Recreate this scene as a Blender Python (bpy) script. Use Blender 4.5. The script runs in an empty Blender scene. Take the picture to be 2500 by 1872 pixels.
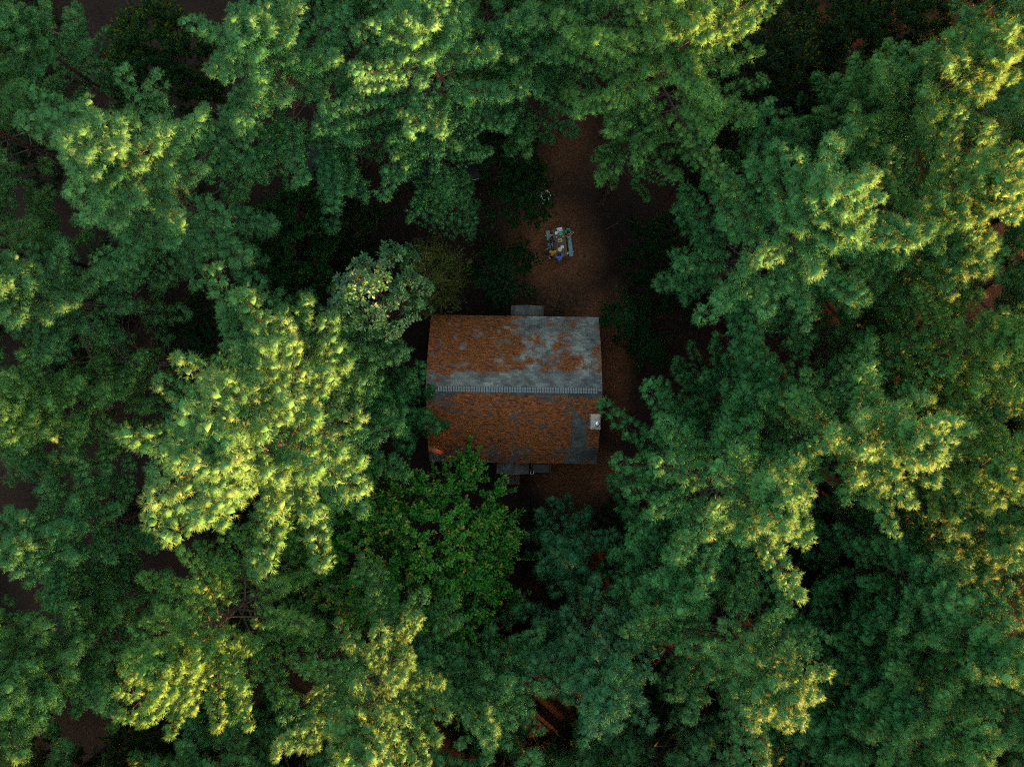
import bpy, bmesh, math, random
import numpy as np
from mathutils import Vector, Matrix

# ------------------------------------------------------------------ camera, sky, sun, exposure
scene = bpy.context.scene
COL = scene.collection
CAM_Z, FPX, CX, CY = 45.0, 1700.0, 1250.0, 936.0       # drone height (m); focal length and centre of the photo in photo pixels
cam_data = bpy.data.cameras.new('camera')
cam_data.sensor_width = 36.0
cam_data.lens = 36.0 * FPX / 2500.0
cam_data.clip_end = 600.0
cam = bpy.data.objects.new('camera', cam_data)
cam.location = (0, 0, CAM_Z)
cam.rotation_euler = (0, 0, 0)
COL.objects.link(cam)
scene.camera = cam

SUN_EL, SUN_AZ = math.radians(5.5), math.radians(132.0)   # low evening sun; azimuth clockwise from +Y
sun_dir = Vector((math.sin(SUN_AZ) * math.cos(SUN_EL), math.cos(SUN_AZ) * math.cos(SUN_EL), math.sin(SUN_EL)))
world = bpy.data.worlds.new('World')
scene.world = world
world.use_nodes = True
wn = world.node_tree.nodes
sky = wn.new('ShaderNodeTexSky')
sky.sky_type = 'NISHITA'
sky.sun_disc = False
sky.sun_elevation = SUN_EL
sky.sun_rotation = SUN_AZ
sky.air_density = 1.0
sky.dust_density = 2.5
sky.ozone_density = 0.4
world.node_tree.links.new(sky.outputs[0], wn['Background'].inputs[0])
wn['Background'].inputs[1].default_value = 0.12
sd = bpy.data.lights.new('sun', 'SUN')
sd.energy = 3.9
sd.angle = math.radians(0.6)
sd.color = (1.0, 0.39, 0.16)
so = bpy.data.objects.new('sun', sd)
so.rotation_euler = (-sun_dir).to_track_quat('-Z', 'Y').to_euler()
COL.objects.link(so)
scene.view_settings.view_transform = 'Standard'
scene.view_settings.look = 'None'
scene.view_settings.gamma = 1.0
scene.view_settings.exposure = 3.52
scene.cycles.use_denoising = False
scene.cycles.filter_width = 1.15
scene.cycles.use_adaptive_sampling = True
scene.cycles.adaptive_threshold = 0.007
scene.cycles.max_bounces = 3
scene.cycles.diffuse_bounces = 1
scene.cycles.glossy_bounces = 2
scene.cycles.transmission_bounces = 2
scene.cycles.sample_clamp_indirect = 0.06
scene.cycles.caustics_reflective = False
scene.cycles.caustics_refractive = False

random.seed(7)
RNG = np.random.default_rng(7)


def P(px, py, z=0.0):
    """point of the place that stands at height z where the photo shows pixel (px, py)"""
    d = CAM_Z - z
    return Vector(((px - CX) / FPX * d, (CY - py) / FPX * d, z))


# ------------------------------------------------------------------ materials
def new_mat(name):
    m = bpy.data.materials.new(name)
    m.use_nodes = True
    return m, m.node_tree.nodes, m.node_tree.links, m.node_tree.nodes['Principled BSDF']


def simple(name, col, rough=0.6, metal=0.0, noise=0.25, scale=8.0, spec=0.4, bump=0.0, coat=0.0):
    m, n, l, b = new_mat(name)
    tc = n.new('ShaderNodeTexCoord')
    nt = n.new('ShaderNodeTexNoise')
    nt.inputs['Scale'].default_value = scale
    nt.inputs['Detail'].default_value = 5
    l.new(tc.outputs['Object'], nt.inputs['Vector'])
    mx = n.new('ShaderNodeMix')
    mx.data_type = 'RGBA'
    l.new(nt.outputs['Fac'], mx.inputs[0])
    mx.inputs[6].default_value = tuple(c * (1 - noise) for c in col) + (1,)
    mx.inputs[7].default_value = tuple(min(1, c * (1 + noise)) for c in col) + (1,)
    l.new(mx.outputs[2], b.inputs['Base Color'])
    b.inputs['Roughness'].default_value = rough
    b.inputs['Metallic'].default_value = metal
    b.inputs['Specular IOR Level'].default_value = spec
    b.inputs['Coat Weight'].default_value = coat
    if bump:
        bp = n.new('ShaderNodeBump')
        bp.inputs['Strength'].default_value = bump
        bp.inputs['Distance'].default_value = 0.02
        l.new(nt.outputs['Fac'], bp.inputs['Height'])
        l.new(bp.outputs[0], b.inputs['Normal'])
    return m


def leaf_mat(name, c0, c1, c2, rough=0.6, spec=0.06, trans=0.3, transcol=(0.2, 0.3, 0.05)):
    """tint attribute 0..1 runs c0 > c1 > c2; the object's own colour multiplies it"""
    m, n, l, b = new_mat(name)
    at = n.new('ShaderNodeAttribute')
    at.attribute_name = 'tint'
    rp = n.new('ShaderNodeValToRGB')
    e = rp.color_ramp.elements
    e[0].position, e[0].color = 0.0, c0 + (1,)
    e[1].position, e[1].color = 1.0, c2 + (1,)
    mid = e.new(0.55)
    mid.color = c1 + (1,)
    l.new(at.outputs['Fac'], rp.inputs[0])
    oi = n.new('ShaderNodeObjectInfo')
    mu = n.new('ShaderNodeMix')
    mu.data_type, mu.blend_type = 'RGBA', 'MULTIPLY'
    mu.inputs[0].default_value = 1.0
    l.new(rp.outputs[0], mu.inputs[6])
    l.new(oi.outputs['Color'], mu.inputs[7])
    l.new(mu.outputs[2], b.inputs['Base Color'])
    b.inputs['Roughness'].default_value = rough
    b.inputs['Specular IOR Level'].default_value = spec
    tr = n.new('ShaderNodeBsdfTranslucent')
    mt = n.new('ShaderNodeMix')
    mt.data_type, mt.blend_type = 'RGBA', 'MIX'
    mt.inputs[0].default_value = 0.7
    l.new(mu.outputs[2], mt.inputs[6])
    mt.inputs[7].default_value = transcol + (1,)
    l.new(mt.outputs[2], tr.inputs['Color'])
    ms = n.new('ShaderNodeMixShader')
    ms.inputs[0].default_value = trans
    l.new(b.outputs[0], ms.inputs[1])
    l.new(tr.outputs[0], ms.inputs[2])
    l.new(ms.outputs[0], n['Material Output'].inputs['Surface'])
    return m


M = {}
M['needle'] = leaf_mat('pine_needle', (0.030, 0.098, 0.034), (0.047, 0.160, 0.052), (0.125, 0.220, 0.075), trans=0.18, transcol=(0.55, 0.70, 0.12))
M['cedar'] = leaf_mat('cedar_needle', (0.045, 0.060, 0.014), (0.080, 0.100, 0.022), (0.150, 0.150, 0.040), trans=0.2)
M['leaf'] = leaf_mat('broad_leaf', (0.008, 0.055, 0.012), (0.018, 0.110, 0.020), (0.150, 0.110, 0.030), rough=0.42, trans=0.3, transcol=(0.25, 0.28, 0.02))
M['oak'] = leaf_mat('oak_leaf', (0.014, 0.070, 0.030), (0.026, 0.105, 0.045), (0.060, 0.140, 0.065), rough=0.38, spec=0.28, trans=0.2, transcol=(0.2, 0.25, 0.05))
M['bark'] = simple('bark', (0.045, 0.028, 0.021), 0.9, noise=0.5, scale=14, spec=0.2, bump=0.6)
M['dead'] = simple('dead_wood', (0.060, 0.042, 0.034), 0.85, noise=0.35, scale=10, spec=0.2)


# ------------------------------------------------------------------ mesh helpers
class MB:
    def __init__(self):
        self.v, self.f, self.m = [], [], []

    def face(self, idx, mat=0):
        self.f.append(tuple(idx))
        self.m.append(mat)

    def box(self, c, s, rz=0.0, mat=0, tilt=None):
        o = len(self.v)
        mtx = Matrix.Rotation(rz, 3, 'Z')
        if tilt is not None:
            mtx = mtx @ tilt
        for dx, dy, dz in ((-1, -1, -1), (1, -1, -1), (1, 1, -1), (-1, 1, -1), (-1, -1, 1), (1, -1, 1), (1, 1, 1), (-1, 1, 1)):
            self.v.append(Vector(c) + mtx @ Vector((dx * s[0] / 2, dy * s[1] / 2, dz * s[2] / 2)))
        for q in ((3, 2, 1, 0), (4, 5, 6, 7), (0, 1, 5, 4), (1, 2, 6, 5), (2, 3, 7, 6), (3, 0, 4, 7)):
            self.face([o + i for i in q], mat)

    def tube(self, pts, rad, seg=6, mat=0, cap=True):
        pts = [Vector(p) for p in pts]
        o = len(self.v)
        n = len(pts)
        prev = None
        for i, p in enumerate(pts):
            d = (pts[min(i + 1, n - 1)] - pts[max(i - 1, 0)]).normalized()
            a = prev if prev is not None else (Vector((1, 0, 0)) if abs(d.x) < 0.8 else Vector((0, 1, 0)))
            a = (a - d * a.dot(d)).normalized()
            prev = a
            b = d.cross(a)
            r = rad[i] if hasattr(rad, '__len__') else rad
            for k in range(seg):
                t = 2 * math.pi * k / seg
                self.v.append(p + (a * math.cos(t) + b * math.sin(t)) * r)
        for i in range(n - 1):
            for k in range(seg):
                k2 = (k + 1) % seg
                self.face((o + i * seg + k, o + i * seg + k2, o + (i + 1) * seg + k2, o + (i + 1) * seg + k), mat)
        if cap:
            self.face([o + k for k in range(seg)][::-1], mat)
            self.face([o + (n - 1) * seg + k for k in range(seg)], mat)

    def lathe(self, prof, seg=20, c=(0, 0, 0), mat=0):
        o = len(self.v)
        c = Vector(c)
        for r, z in prof:
            for k in range(seg):
                t = 2 * math.pi * k / seg
                self.v.append(c + Vector((r * math.cos(t), r * math.sin(t), z)))
        for i in range(len(prof) - 1):
            for k in range(seg):
                k2 = (k + 1) % seg
                self.face((o + i * seg + k, o + i * seg + k2, o + (i + 1) * seg + k2, o + (i + 1) * seg + k), mat)
        self.face([o + (len(prof) - 1) * seg + k for k in range(seg)], mat)
        self.face([o + k for k in range(seg)][::-1], mat)

    def poly(self, pts, mat=0):
        o = len(self.v)
        self.v += [Vector(p) for p in pts]
        self.face(range(o, o + len(pts)), mat)

    def mesh(self, name, mats, smooth=False):
        me = bpy.data.meshes.new(name)
        me.from_pydata([tuple(v) for v in self.v], [], self.f)
        for mt in (mats if isinstance(mats, (list, tuple)) else [mats]):
            me.materials.append(mt)
        me.polygons.foreach_set('material_index', self.m)
        if smooth:
            me.polygons.foreach_set('use_smooth', [True] * len(self.f))
        me.update()
        return me

    def build(self, name, mats, parent=None, smooth=False, bevel=0.0):
        o = bpy.data.objects.new(name, self.mesh(name, mats, smooth))
        COL.objects.link(o)
        o.parent = parent
        if bevel:
            bv = o.modifiers.new('bevel', 'BEVEL')
            bv.width, bv.segments, bv.limit_method = bevel, 2, 'ANGLE'
        return o


def tri_mesh(name, verts, mat, nper=3, tint=None, normals=None):
    """fast mesh: verts (n,3) numpy, every nper verts form one polygon"""
    n = len(verts)
    me = bpy.data.meshes.new(name)
    me.vertices.add(n)
    me.vertices.foreach_set('co', np.asarray(verts, dtype=np.float32).ravel())
    me.loops.add(n)
    me.loops.foreach_set('vertex_index', np.arange(n, dtype=np.int32))
    np_ = n // nper
    me.polygons.add(np_)
    me.polygons.foreach_set('loop_start', np.arange(0, n, nper, dtype=np.int32))
    if tint is not None:
        a = me.attributes.new('tint', 'FLOAT', 'POINT')
        a.data.foreach_set('value', np.asarray(tint, dtype=np.float32))
    me.materials.append(mat)
    me.update(calc_edges=True)
    if normals is not None:                 # leaves shade as the rounded spray they belong to
        me.polygons.foreach_set('use_smooth', np.ones(np_, dtype=bool))
        me.normals_split_custom_set_from_vertices(normals.astype(np.float32).tolist())
    return me


def face_out(V, nper, centre, up=0.18, own=0.18):
    """turn every leaf's front outward from its spray's centre; returns verts and soft normals (centre: one row a face)"""
    F = V.reshape(-1, nper, 3)
    fn = unit(np.cross(F[:, 1] - F[:, 0], F[:, 2] - F[:, 0]))
    out = unit(F.mean(1) - centre) + np.array([0, 0, up])
    flip = (fn * out).sum(1) < 0
    F[flip] = F[flip][:, ::-1]
    fn[flip] *= -1
    n = unit(unit(out) + fn * own)
    return F.reshape(-1, 3), np.repeat(n, nper, 0)


def tag(o, label=None, cat=None, group=None, kind=None):
    if label:
        o['label'] = label
    if cat:
        o['category'] = cat
    if group:
        o['group'] = group
    if kind:
        o['kind'] = kind
    return o


def empty(name, loc=(0, 0, 0), rz=0.0):
    e = bpy.data.objects.new(name, None)
    e.empty_display_size = 0.2
    e.location = loc
    e.rotation_euler = (0, 0, rz)
    COL.objects.link(e)
    return e


def link(name, me, parent=None):
    o = bpy.data.objects.new(name, me)
    COL.objects.link(o)
    o.parent = parent
    return o


def unit(a):
    return a / np.maximum(np.linalg.norm(a, axis=-1, keepdims=True), 1e-9)


_G = np.random.default_rng(99).random((256, 256))


def vnoise(x, y):
    xi, yi = np.floor(x).astype(int), np.floor(y).astype(int)
    fx, fy = x - xi, y - yi
    fx, fy = fx * fx * (3 - 2 * fx), fy * fy * (3 - 2 * fy)
    g = lambda a, b: _G[a % 256, b % 256]
    return (g(xi, yi) * (1 - fx) + g(xi + 1, yi) * fx) * (1 - fy) + (g(xi, yi + 1) * (1 - fx) + g(xi + 1, yi + 1) * fx) * fy


def fbm(x, y, oct=4):
    s, a, t = 0, 0.5, 0
    for i in range(oct):
        s = s + a * vnoise(x * 2 ** i + 17.3 * i, y * 2 ** i + 9.1 * i)
        t += a
        a *= 0.5
    return s / t


# ------------------------------------------------------------------ ground
def ground_material():
    m, n, l, b = new_mat('forest_floor')
    tc = n.new('ShaderNodeTexCoord')

    def noise(scale, detail=6):
        t = n.new('ShaderNodeTexNoise')
        t.inputs['Scale'].default_value = scale
        t.inputs['Detail'].default_value = detail
        l.new(tc.outputs['Object'], t.inputs['Vector'])
        return t

    def ramp(src, p0, c0, p1, c1):
        r = n.new('ShaderNodeValToRGB')
        r.color_ramp.elements[0].position, r.color_ramp.elements[0].color = p0, c0
        r.color_ramp.elements[1].position, r.color_ramp.elements[1].color = p1, c1
        l.new(src, r.inputs[0])
        return r
    big = noise(0.35)
    fine = noise(9.0, 10)
    c_big = ramp(big.outputs['Fac'], 0.35, (0.012, 0.007, 0.005, 1), 0.68, (0.026, 0.014, 0.009, 1))
    c_f = ramp(fine.outputs['Fac'], 0.3, (0.45, 0.42, 0.40, 1), 0.75, (1.5, 1.4, 1.3, 1))
    mu = n.new('ShaderNodeMix')
    mu.data_type, mu.blend_type = 'RGBA', 'MULTIPLY'
    mu.inputs[0].default_value = 1
    l.new(c_big.outputs[0], mu.inputs[6])
    l.new(c_f.outputs[0], mu.inputs[7])
    # trodden bare earth round the cabin and the table
    at = n.new('ShaderNodeAttribute')
    at.attribute_name = 'trodden'
    mx = n.new('ShaderNodeMix')
    mx.data_type = 'RGBA'
    l.new(at.outputs['Fac'], mx.inputs[0])
    l.new(mu.outputs[2], mx.inputs[6])
    c2 = n.new('ShaderNodeMix')
    c2.data_type, c2.blend_type = 'RGBA', 'MULTIPLY'
    c2.inputs[0].default_value = 1
    c2.inputs[6].default_value = (0.135, 0.056, 0.025, 1)
    l.new(c_f.outputs[0], c2.inputs[7])
    l.new(c2.outputs[2], mx.inputs[7])
    l.new(mx.outputs[2], b.inputs['Base Color'])
    b.inputs['Roughness'].default_value = 0.95
    b.inputs['Specular IOR Level'].default_value = 0.15
    bp = n.new('ShaderNodeBump')
    bp.inputs['Strength'].default_value = 0.7
    bp.inputs['Distance'].default_value = 0.04
    l.new(fine.outputs['Fac'], bp.inputs['Height'])
    l.new(bp.outputs[0], b.inputs['Normal'])
    return m


def blob(x, y, cx, cy, rx, ry):
    return np.clip(1.25 - np.sqrt(((x - cx) / rx) ** 2 + ((y - cy) / ry) ** 2), 0, 1)


def build_ground():
    near = np.arange(-36, 36.01, 0.4)
    far = np.array([40, 48, 60, 80, 120, 200, 320])
    ax = np.concatenate([-far[::-1], near, far])
    X, Y = np.meshgrid(ax, ax, indexing='ij')
    Z = (fbm(X * 0.12 + 40, Y * 0.12 + 40, 3) - 0.5) * 0.5 + (fbm(X * 0.9, Y * 0.9, 2) - 0.5) * 0.06
    flat = np.clip(np.maximum(1.6 - np.sqrt((X / 8) ** 2 + (Y / 7) ** 2), 1.7 - np.sqrt(((X - 3) / 3) ** 2 + ((Y - 9) / 3) ** 2)), 0, 1)
    far_r = np.clip((np.hypot(X, Y) - 30) / 10, 0, 1)
    Z = Z * (1 - flat) * (1 - 0 * far_r) - 0.02 * flat
    tr = np.maximum.reduce([blob(X, Y, 2.6, 8.2, 3.2, 4.0), blob(X, Y, 6.6, 1.5, 1.3, 5.0), blob(X, Y, 4.6, -5.8, 3.4, 2.0), blob(X, Y, 5.2, 4.6, 2.0, 1.6), blob(X, Y, 3.6, 15.5, 2.5, 3.5) * 0.5])
    tr = np.clip(tr * 1.2 * (0.45 + 1.1 * fbm(X * 1.1 + 5, Y * 1.1 + 5, 4)) - 0.1, 0, 1)
    k = len(ax)
    V = np.stack([X, Y, Z], -1).reshape(-1, 3)
    i = np.arange(k * k).reshape(k, k)
    F = np.stack([i[:-1, :-1], i[1:, :-1], i[1:, 1:], i[:-1, 1:]], -1).reshape(-1, 4)
    me = bpy.data.meshes.new('ground')
    me.from_pydata(V.tolist(), [], F.tolist())
    a = me.attributes.new('trodden', 'FLOAT', 'POINT')
    a.data.foreach_set('value', tr.astype(np.float32).ravel())
    me.materials.append(ground_material())
    me.polygons.foreach_set('use_smooth', [True] * len(F))
    o = link('ground', me)
    tag(o, kind='structure')


build_ground()


# ------------------------------------------------------------------ the cabin
RIDGE_Z, EAVE_Z = 4.85, 2.60
HL, HW = 5.07, 4.43                    # half length along the ridge, half width across
SLOPE = math.hypot(HW, RIDGE_Z - EAVE_Z)
CABIN = empty('cabin', (0.12, -0.36, 0.0), math.radians(-0.8))
tag(CABIN, 'cabin with a grey shingled gable roof covered in rusty orange moss and needles', 'cabin')


def moss_mask(u, v, side):
    """0..1 cover of rusty moss and needle litter on the roof; u along the ridge (-5..5, left to right), v from ridge (0) to eave (1)"""
    n1 = fbm(u * 0.9 + 3.1 + side * 11, v * 4.2 + 7.7, 5)
    n2 = fbm(u * 2.6 + 1.7 + side * 5, v * 16.0 + 2.2, 4)
    n = 0.6 * n1 + 0.4 * n2
    if side > 0:       # slope towards the clearing (top of the photo)
        bias = np.interp(u, [-5, -1.5, 0.3, 1.5, 5], [0.30, 0.20, 0.05, -0.02, 0.01])
        bias = bias + np.interp(v, [0, 0.17, 0.26, 0.4, 1], [-0.6, -0.40, 0.0, 0.03, 0.06])
        bias = bias - 0.30 * np.exp(-(((u - 0.9) / 0.9) ** 2 + ((v - 0.93) / 0.12) ** 2))
        bias = bias - 0.10 * np.clip((u - 3.3) / 1.0, 0, 1) * np.clip((v - 0.5) / 0.3, 0, 1)
    else:
        bias = np.interp(v, [0, 0.05, 0.10, 0.3, 0.68, 0.85, 0.94, 1], [-0.5, -0.2, 0.10, 0.20, 0.17, 0.0, 0.02, 0.12])
        bias = bias + np.interp(u, [-5, -3.8, -2.5, 2.5, 3.2, 5], [-0.20, -0.04, 0.08, 0.08, 0.06, 0.0])
        strip = np.clip((u - 3.35 + 0.25 * (fbm(v * 9, v * 3 + 2, 3) - 0.5)) / 0.3, 0, 1) * np.clip((4.45 - u) / 0.3, 0, 1) * np.clip((v - 0.24) / 0.06, 0, 1)
        bias = bias - 0.55 * strip
        bias = bias + 0.75 * np.exp(-(((u - 4.25) / 0.55) ** 2 + ((v - 0.28) / 0.13) ** 2) * 1.4)
        bias = bias - 0.16 * np.clip((u - 3.2) / 0.6, 0, 1) * np.clip((v - 0.7) / 0.15, 0, 1)
    return np.clip((n + bias - 0.445) * 5.5, 0, 1) * np.clip((fbm(u * 2.3 + 20 + side, v * 13 + 31, 4) - 0.24) * 4.5, 0.25, 1)


_kk = np.linspace(-0.05, 1.05, 400)
_prof = lambda k: 0.42 * k + 0.58 * np.sign(k) * np.abs(k) ** 2.0        # the slopes belly slightly, steeper to the eave
_yy, _zz = HW * _kk, -(RIDGE_Z - EAVE_Z) * _prof(_kk)
_ss = np.concatenate([[0], np.cumsum(np.hypot(np.diff(_yy), np.diff(_zz)))])
_ss = _ss - np.interp(0.0, _kk, _ss)
SLOPE = float(np.interp(1.0, _kk, _ss))


def roof_k(s):
    return np.interp(s, _ss, _kk)


def roof_point(u, s, side, lift=0.0):
    """s = metres down the slope from the ridge"""
    k = roof_k(s)
    y = HW * k
    z = RIDGE_Z - (RIDGE_Z - EAVE_Z) * _prof(k)
    e = 0.02
    dy, dz = HW * 2 * e, -(RIDGE_Z - EAVE_Z) * (_prof(k + e) - _prof(k - e))
    L = np.hypot(dy, dz)
    ny, nz = -dz / L, dy / L
    return np.stack([u * np.ones_like(k), side * (y + ny * lift), z + nz * lift], -1)


def shingle_material():
    m, n, l, b = new_mat('shingle')
    tc = n.new('ShaderNodeTexCoord')

    def noise(scale, detail=6, vec=None):
        t = n.new('ShaderNodeTexNoise')
        t.inputs['Scale'].default_value = scale
        t.inputs['Detail'].default_value = detail
        l.new(vec or tc.outputs['Object'], t.inputs['Vector'])
        return t
    gr = noise(28, 4)
    pt = noise(0.9, 6)
    r1 = n.new('ShaderNodeValToRGB')
    r1.color_ramp.elements[0].position, r1.color_ramp.elements[0].color = 0.33, (0.066, 0.066, 0.060, 1)
    r1.color_ramp.elements[1].position, r1.color_ramp.elements[1].color = 0.66, (0.170, 0.178, 0.148, 1)
    l.new(pt.outputs['Fac'], r1.inputs[0])
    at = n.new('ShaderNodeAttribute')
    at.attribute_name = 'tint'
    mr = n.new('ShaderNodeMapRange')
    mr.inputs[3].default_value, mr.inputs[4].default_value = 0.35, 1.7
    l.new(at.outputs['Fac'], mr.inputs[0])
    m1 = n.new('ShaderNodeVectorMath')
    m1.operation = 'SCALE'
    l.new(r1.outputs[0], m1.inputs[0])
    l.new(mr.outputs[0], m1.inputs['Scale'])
    # moss and old needles
    am = n.new('ShaderNodeAttribute')
    am.attribute_name = 'moss'
    mp = n.new('ShaderNodeMapping')
    mp.inputs['Scale'].default_value = (4.0, 11.0, 11.0)
    l.new(tc.outputs['Object'], mp.inputs[0])
    mn = noise(1.0, 8, mp.outputs[0])
    rm = n.new('ShaderNodeValToRGB')
    rm.color_ramp.elements[0].position, rm.color_ramp.elements[0].color = 0.38, (0.040, 0.013, 0.009, 1)
    rm.color_ramp.elements[1].position, rm.color_ramp.elements[1].color = 0.70, (0.440, 0.112, 0.016, 1)
    l.new(mn.outputs['Fac'], rm.inputs[0])
    ad = n.new('ShaderNodeMath')
    ad.operation = 'MULTIPLY_ADD'
    l.new(mn.outputs['Fac'], ad.inputs[0])
    ad.inputs[1].default_value = 1.5
    ad.inputs[2].default_value = -0.50
    ad2 = n.new('ShaderNodeMath')
    ad2.operation = 'ADD'
    ad2.use_clamp = True
    l.new(ad.outputs[0], ad2.inputs[0])
    l.new(am.outputs['Fac'], ad2.inputs[1])
    sc_ = n.new('ShaderNodeMath')
    sc_.operation = 'MULTIPLY'
    sc_.use_clamp = True
    l.new(am.outputs['Fac'], sc_.inputs[0])
    sc_.inputs[1].default_value = 2.0
    mul = n.new('ShaderNodeMath')
    mul.operation = 'MULTIPLY'
    l.new(ad2.outputs[0], mul.inputs[0])
    l.new(sc_.outputs[0], mul.inputs[1])
    mx = n.new('ShaderNodeMix')
    mx.data_type = 'RGBA'
    l.new(mul.outputs[0], mx.inputs[0])
    l.new(m1.outputs[0], mx.inputs[6])
    l.new(rm.outputs[0], mx.inputs[7])
    l.new(mx.outputs[2], b.inputs['Base Color'])
    b.inputs['Roughness'].default_value = 0.75
    b.inputs['Specular IOR Level'].default_value = 0.35
    bp = n.new('ShaderNodeBump')
    bp.inputs['Strength'].default_value = 0.6
    bp.inputs['Distance'].default_value = 0.02
    am2 = n.new('ShaderNodeMath')
    am2.operation = 'MULTIPLY_ADD'
    l.new(mn.outputs['Fac'], am2.inputs[0])
    l.new(mul.outputs[0], am2.inputs[1])
    l.new(gr.outputs['Fac'], am2.inputs[2])
    l.new(am2.outputs[0], bp.inputs['Height'])
    l.new(bp.outputs[0], b.inputs['Normal'])
    return m


M['shingle'] = shingle_material()
M['litter'] = leaf_mat('roof_needles', (0.10, 0.036, 0.012), (0.36, 0.125, 0.025), (0.62, 0.26, 0.06), rough=0.8, spec=0.2, trans=0.1, transcol=(0.4, 0.15, 0.03))
M['cap'] = simple('ridge_cap', (0.20, 0.215, 0.195), 0.8, noise=0.25, scale=20)
M['siding'] = simple('siding', (0.065, 0.035, 0.024), 0.8, noise=0.35, scale=5)
M['trim'] = simple('trim', (0.10, 0.075, 0.06), 0.7, noise=0.3, scale=5)
M['black'] = simple('black', (0.012, 0.012, 0.013), 0.5, noise=0.2)
M['stone'] = simple('chimney_stone', (0.22, 0.165, 0.135), 0.9, noise=0.45, scale=9, bump=0.8)
M['mortar'] = simple('chimney_mortar', (0.42, 0.33, 0.25), 0.9, noise=0.55, scale=7, bump=0.9)
M['steel'] = simple('galvanised_steel', (0.80, 0.82, 0.86), 0.28, metal=0.9, noise=0.12, scale=6)
M['whitepaint'] = simple('white_paint', (0.78, 0.78, 0.76), 0.5, noise=0.08)
M['glass'] = simple('dark_glass', (0.010, 0.012, 0.014), 0.04, noise=0.1, spec=0.9)
M['plank'] = simple('brown_plank', (0.095, 0.050, 0.032), 0.75, noise=0.4, scale=6, bump=0.3)


def shingle_slope(name, side, parent, ulo, uhi, slope, pt, mask, expo=0.14, tabw=0.30, dim=False):
    """overlapping shingle tabs on one slope: each tab a tilted slab with its own front edge"""
    rng = np.random.default_rng(50 + side + int(uhi * 10))
    V, T, Ms = [], [], []
    nc = int(round(slope / expo))
    expo = slope / nc
    for c in range(nc):
        s1 = (c + 1) * expo + rng.normal(0, 0.004)
        s0 = c * expo - 0.012
        u = ulo - (tabw / 2 if c % 2 else 0) - 0.02
        while u < uhi:
            a, b = max(u + 0.004, ulo), min(u + tabw - 0.004, uhi)
            u += tabw
            if b - a < 0.03:
                continue
            ds = rng.normal(0, 0.004)
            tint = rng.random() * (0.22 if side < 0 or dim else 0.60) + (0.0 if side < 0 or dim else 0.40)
            lift = 0.014 + rng.random() * 0.007
            uu = np.array([a, (a + b) / 2, b])
            for q in range(2):
                A = pt(np.array([uu[q], uu[q + 1], uu[q + 1], uu[q]]), np.array([s0, s0, s1 + ds, s1 + ds]), side, np.array([0.002, 0.002, lift, lift]))
                B = pt(np.array([uu[q], uu[q + 1], uu[q + 1], uu[q]]), np.array([s1 + ds] * 4), side, np.array([lift, lift, -0.004, -0.004]))
                if side < 0:
                    A, B = A[::-1], B[::-1]
                V.append(A)
                V.append(B)
                T += [tint] * 8
    V = np.concatenate(V)
    if side > 0:
        V = V.reshape(-1, 4, 3)[:, ::-1].reshape(-1, 3)
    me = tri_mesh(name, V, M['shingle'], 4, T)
    a = me.attributes.new('moss', 'FLOAT', 'POINT')
    a.data.foreach_set('value', mask(V).astype(np.float32))
    o = link(name, me, parent)
    o['kind'] = 'stuff'
    return o


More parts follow.
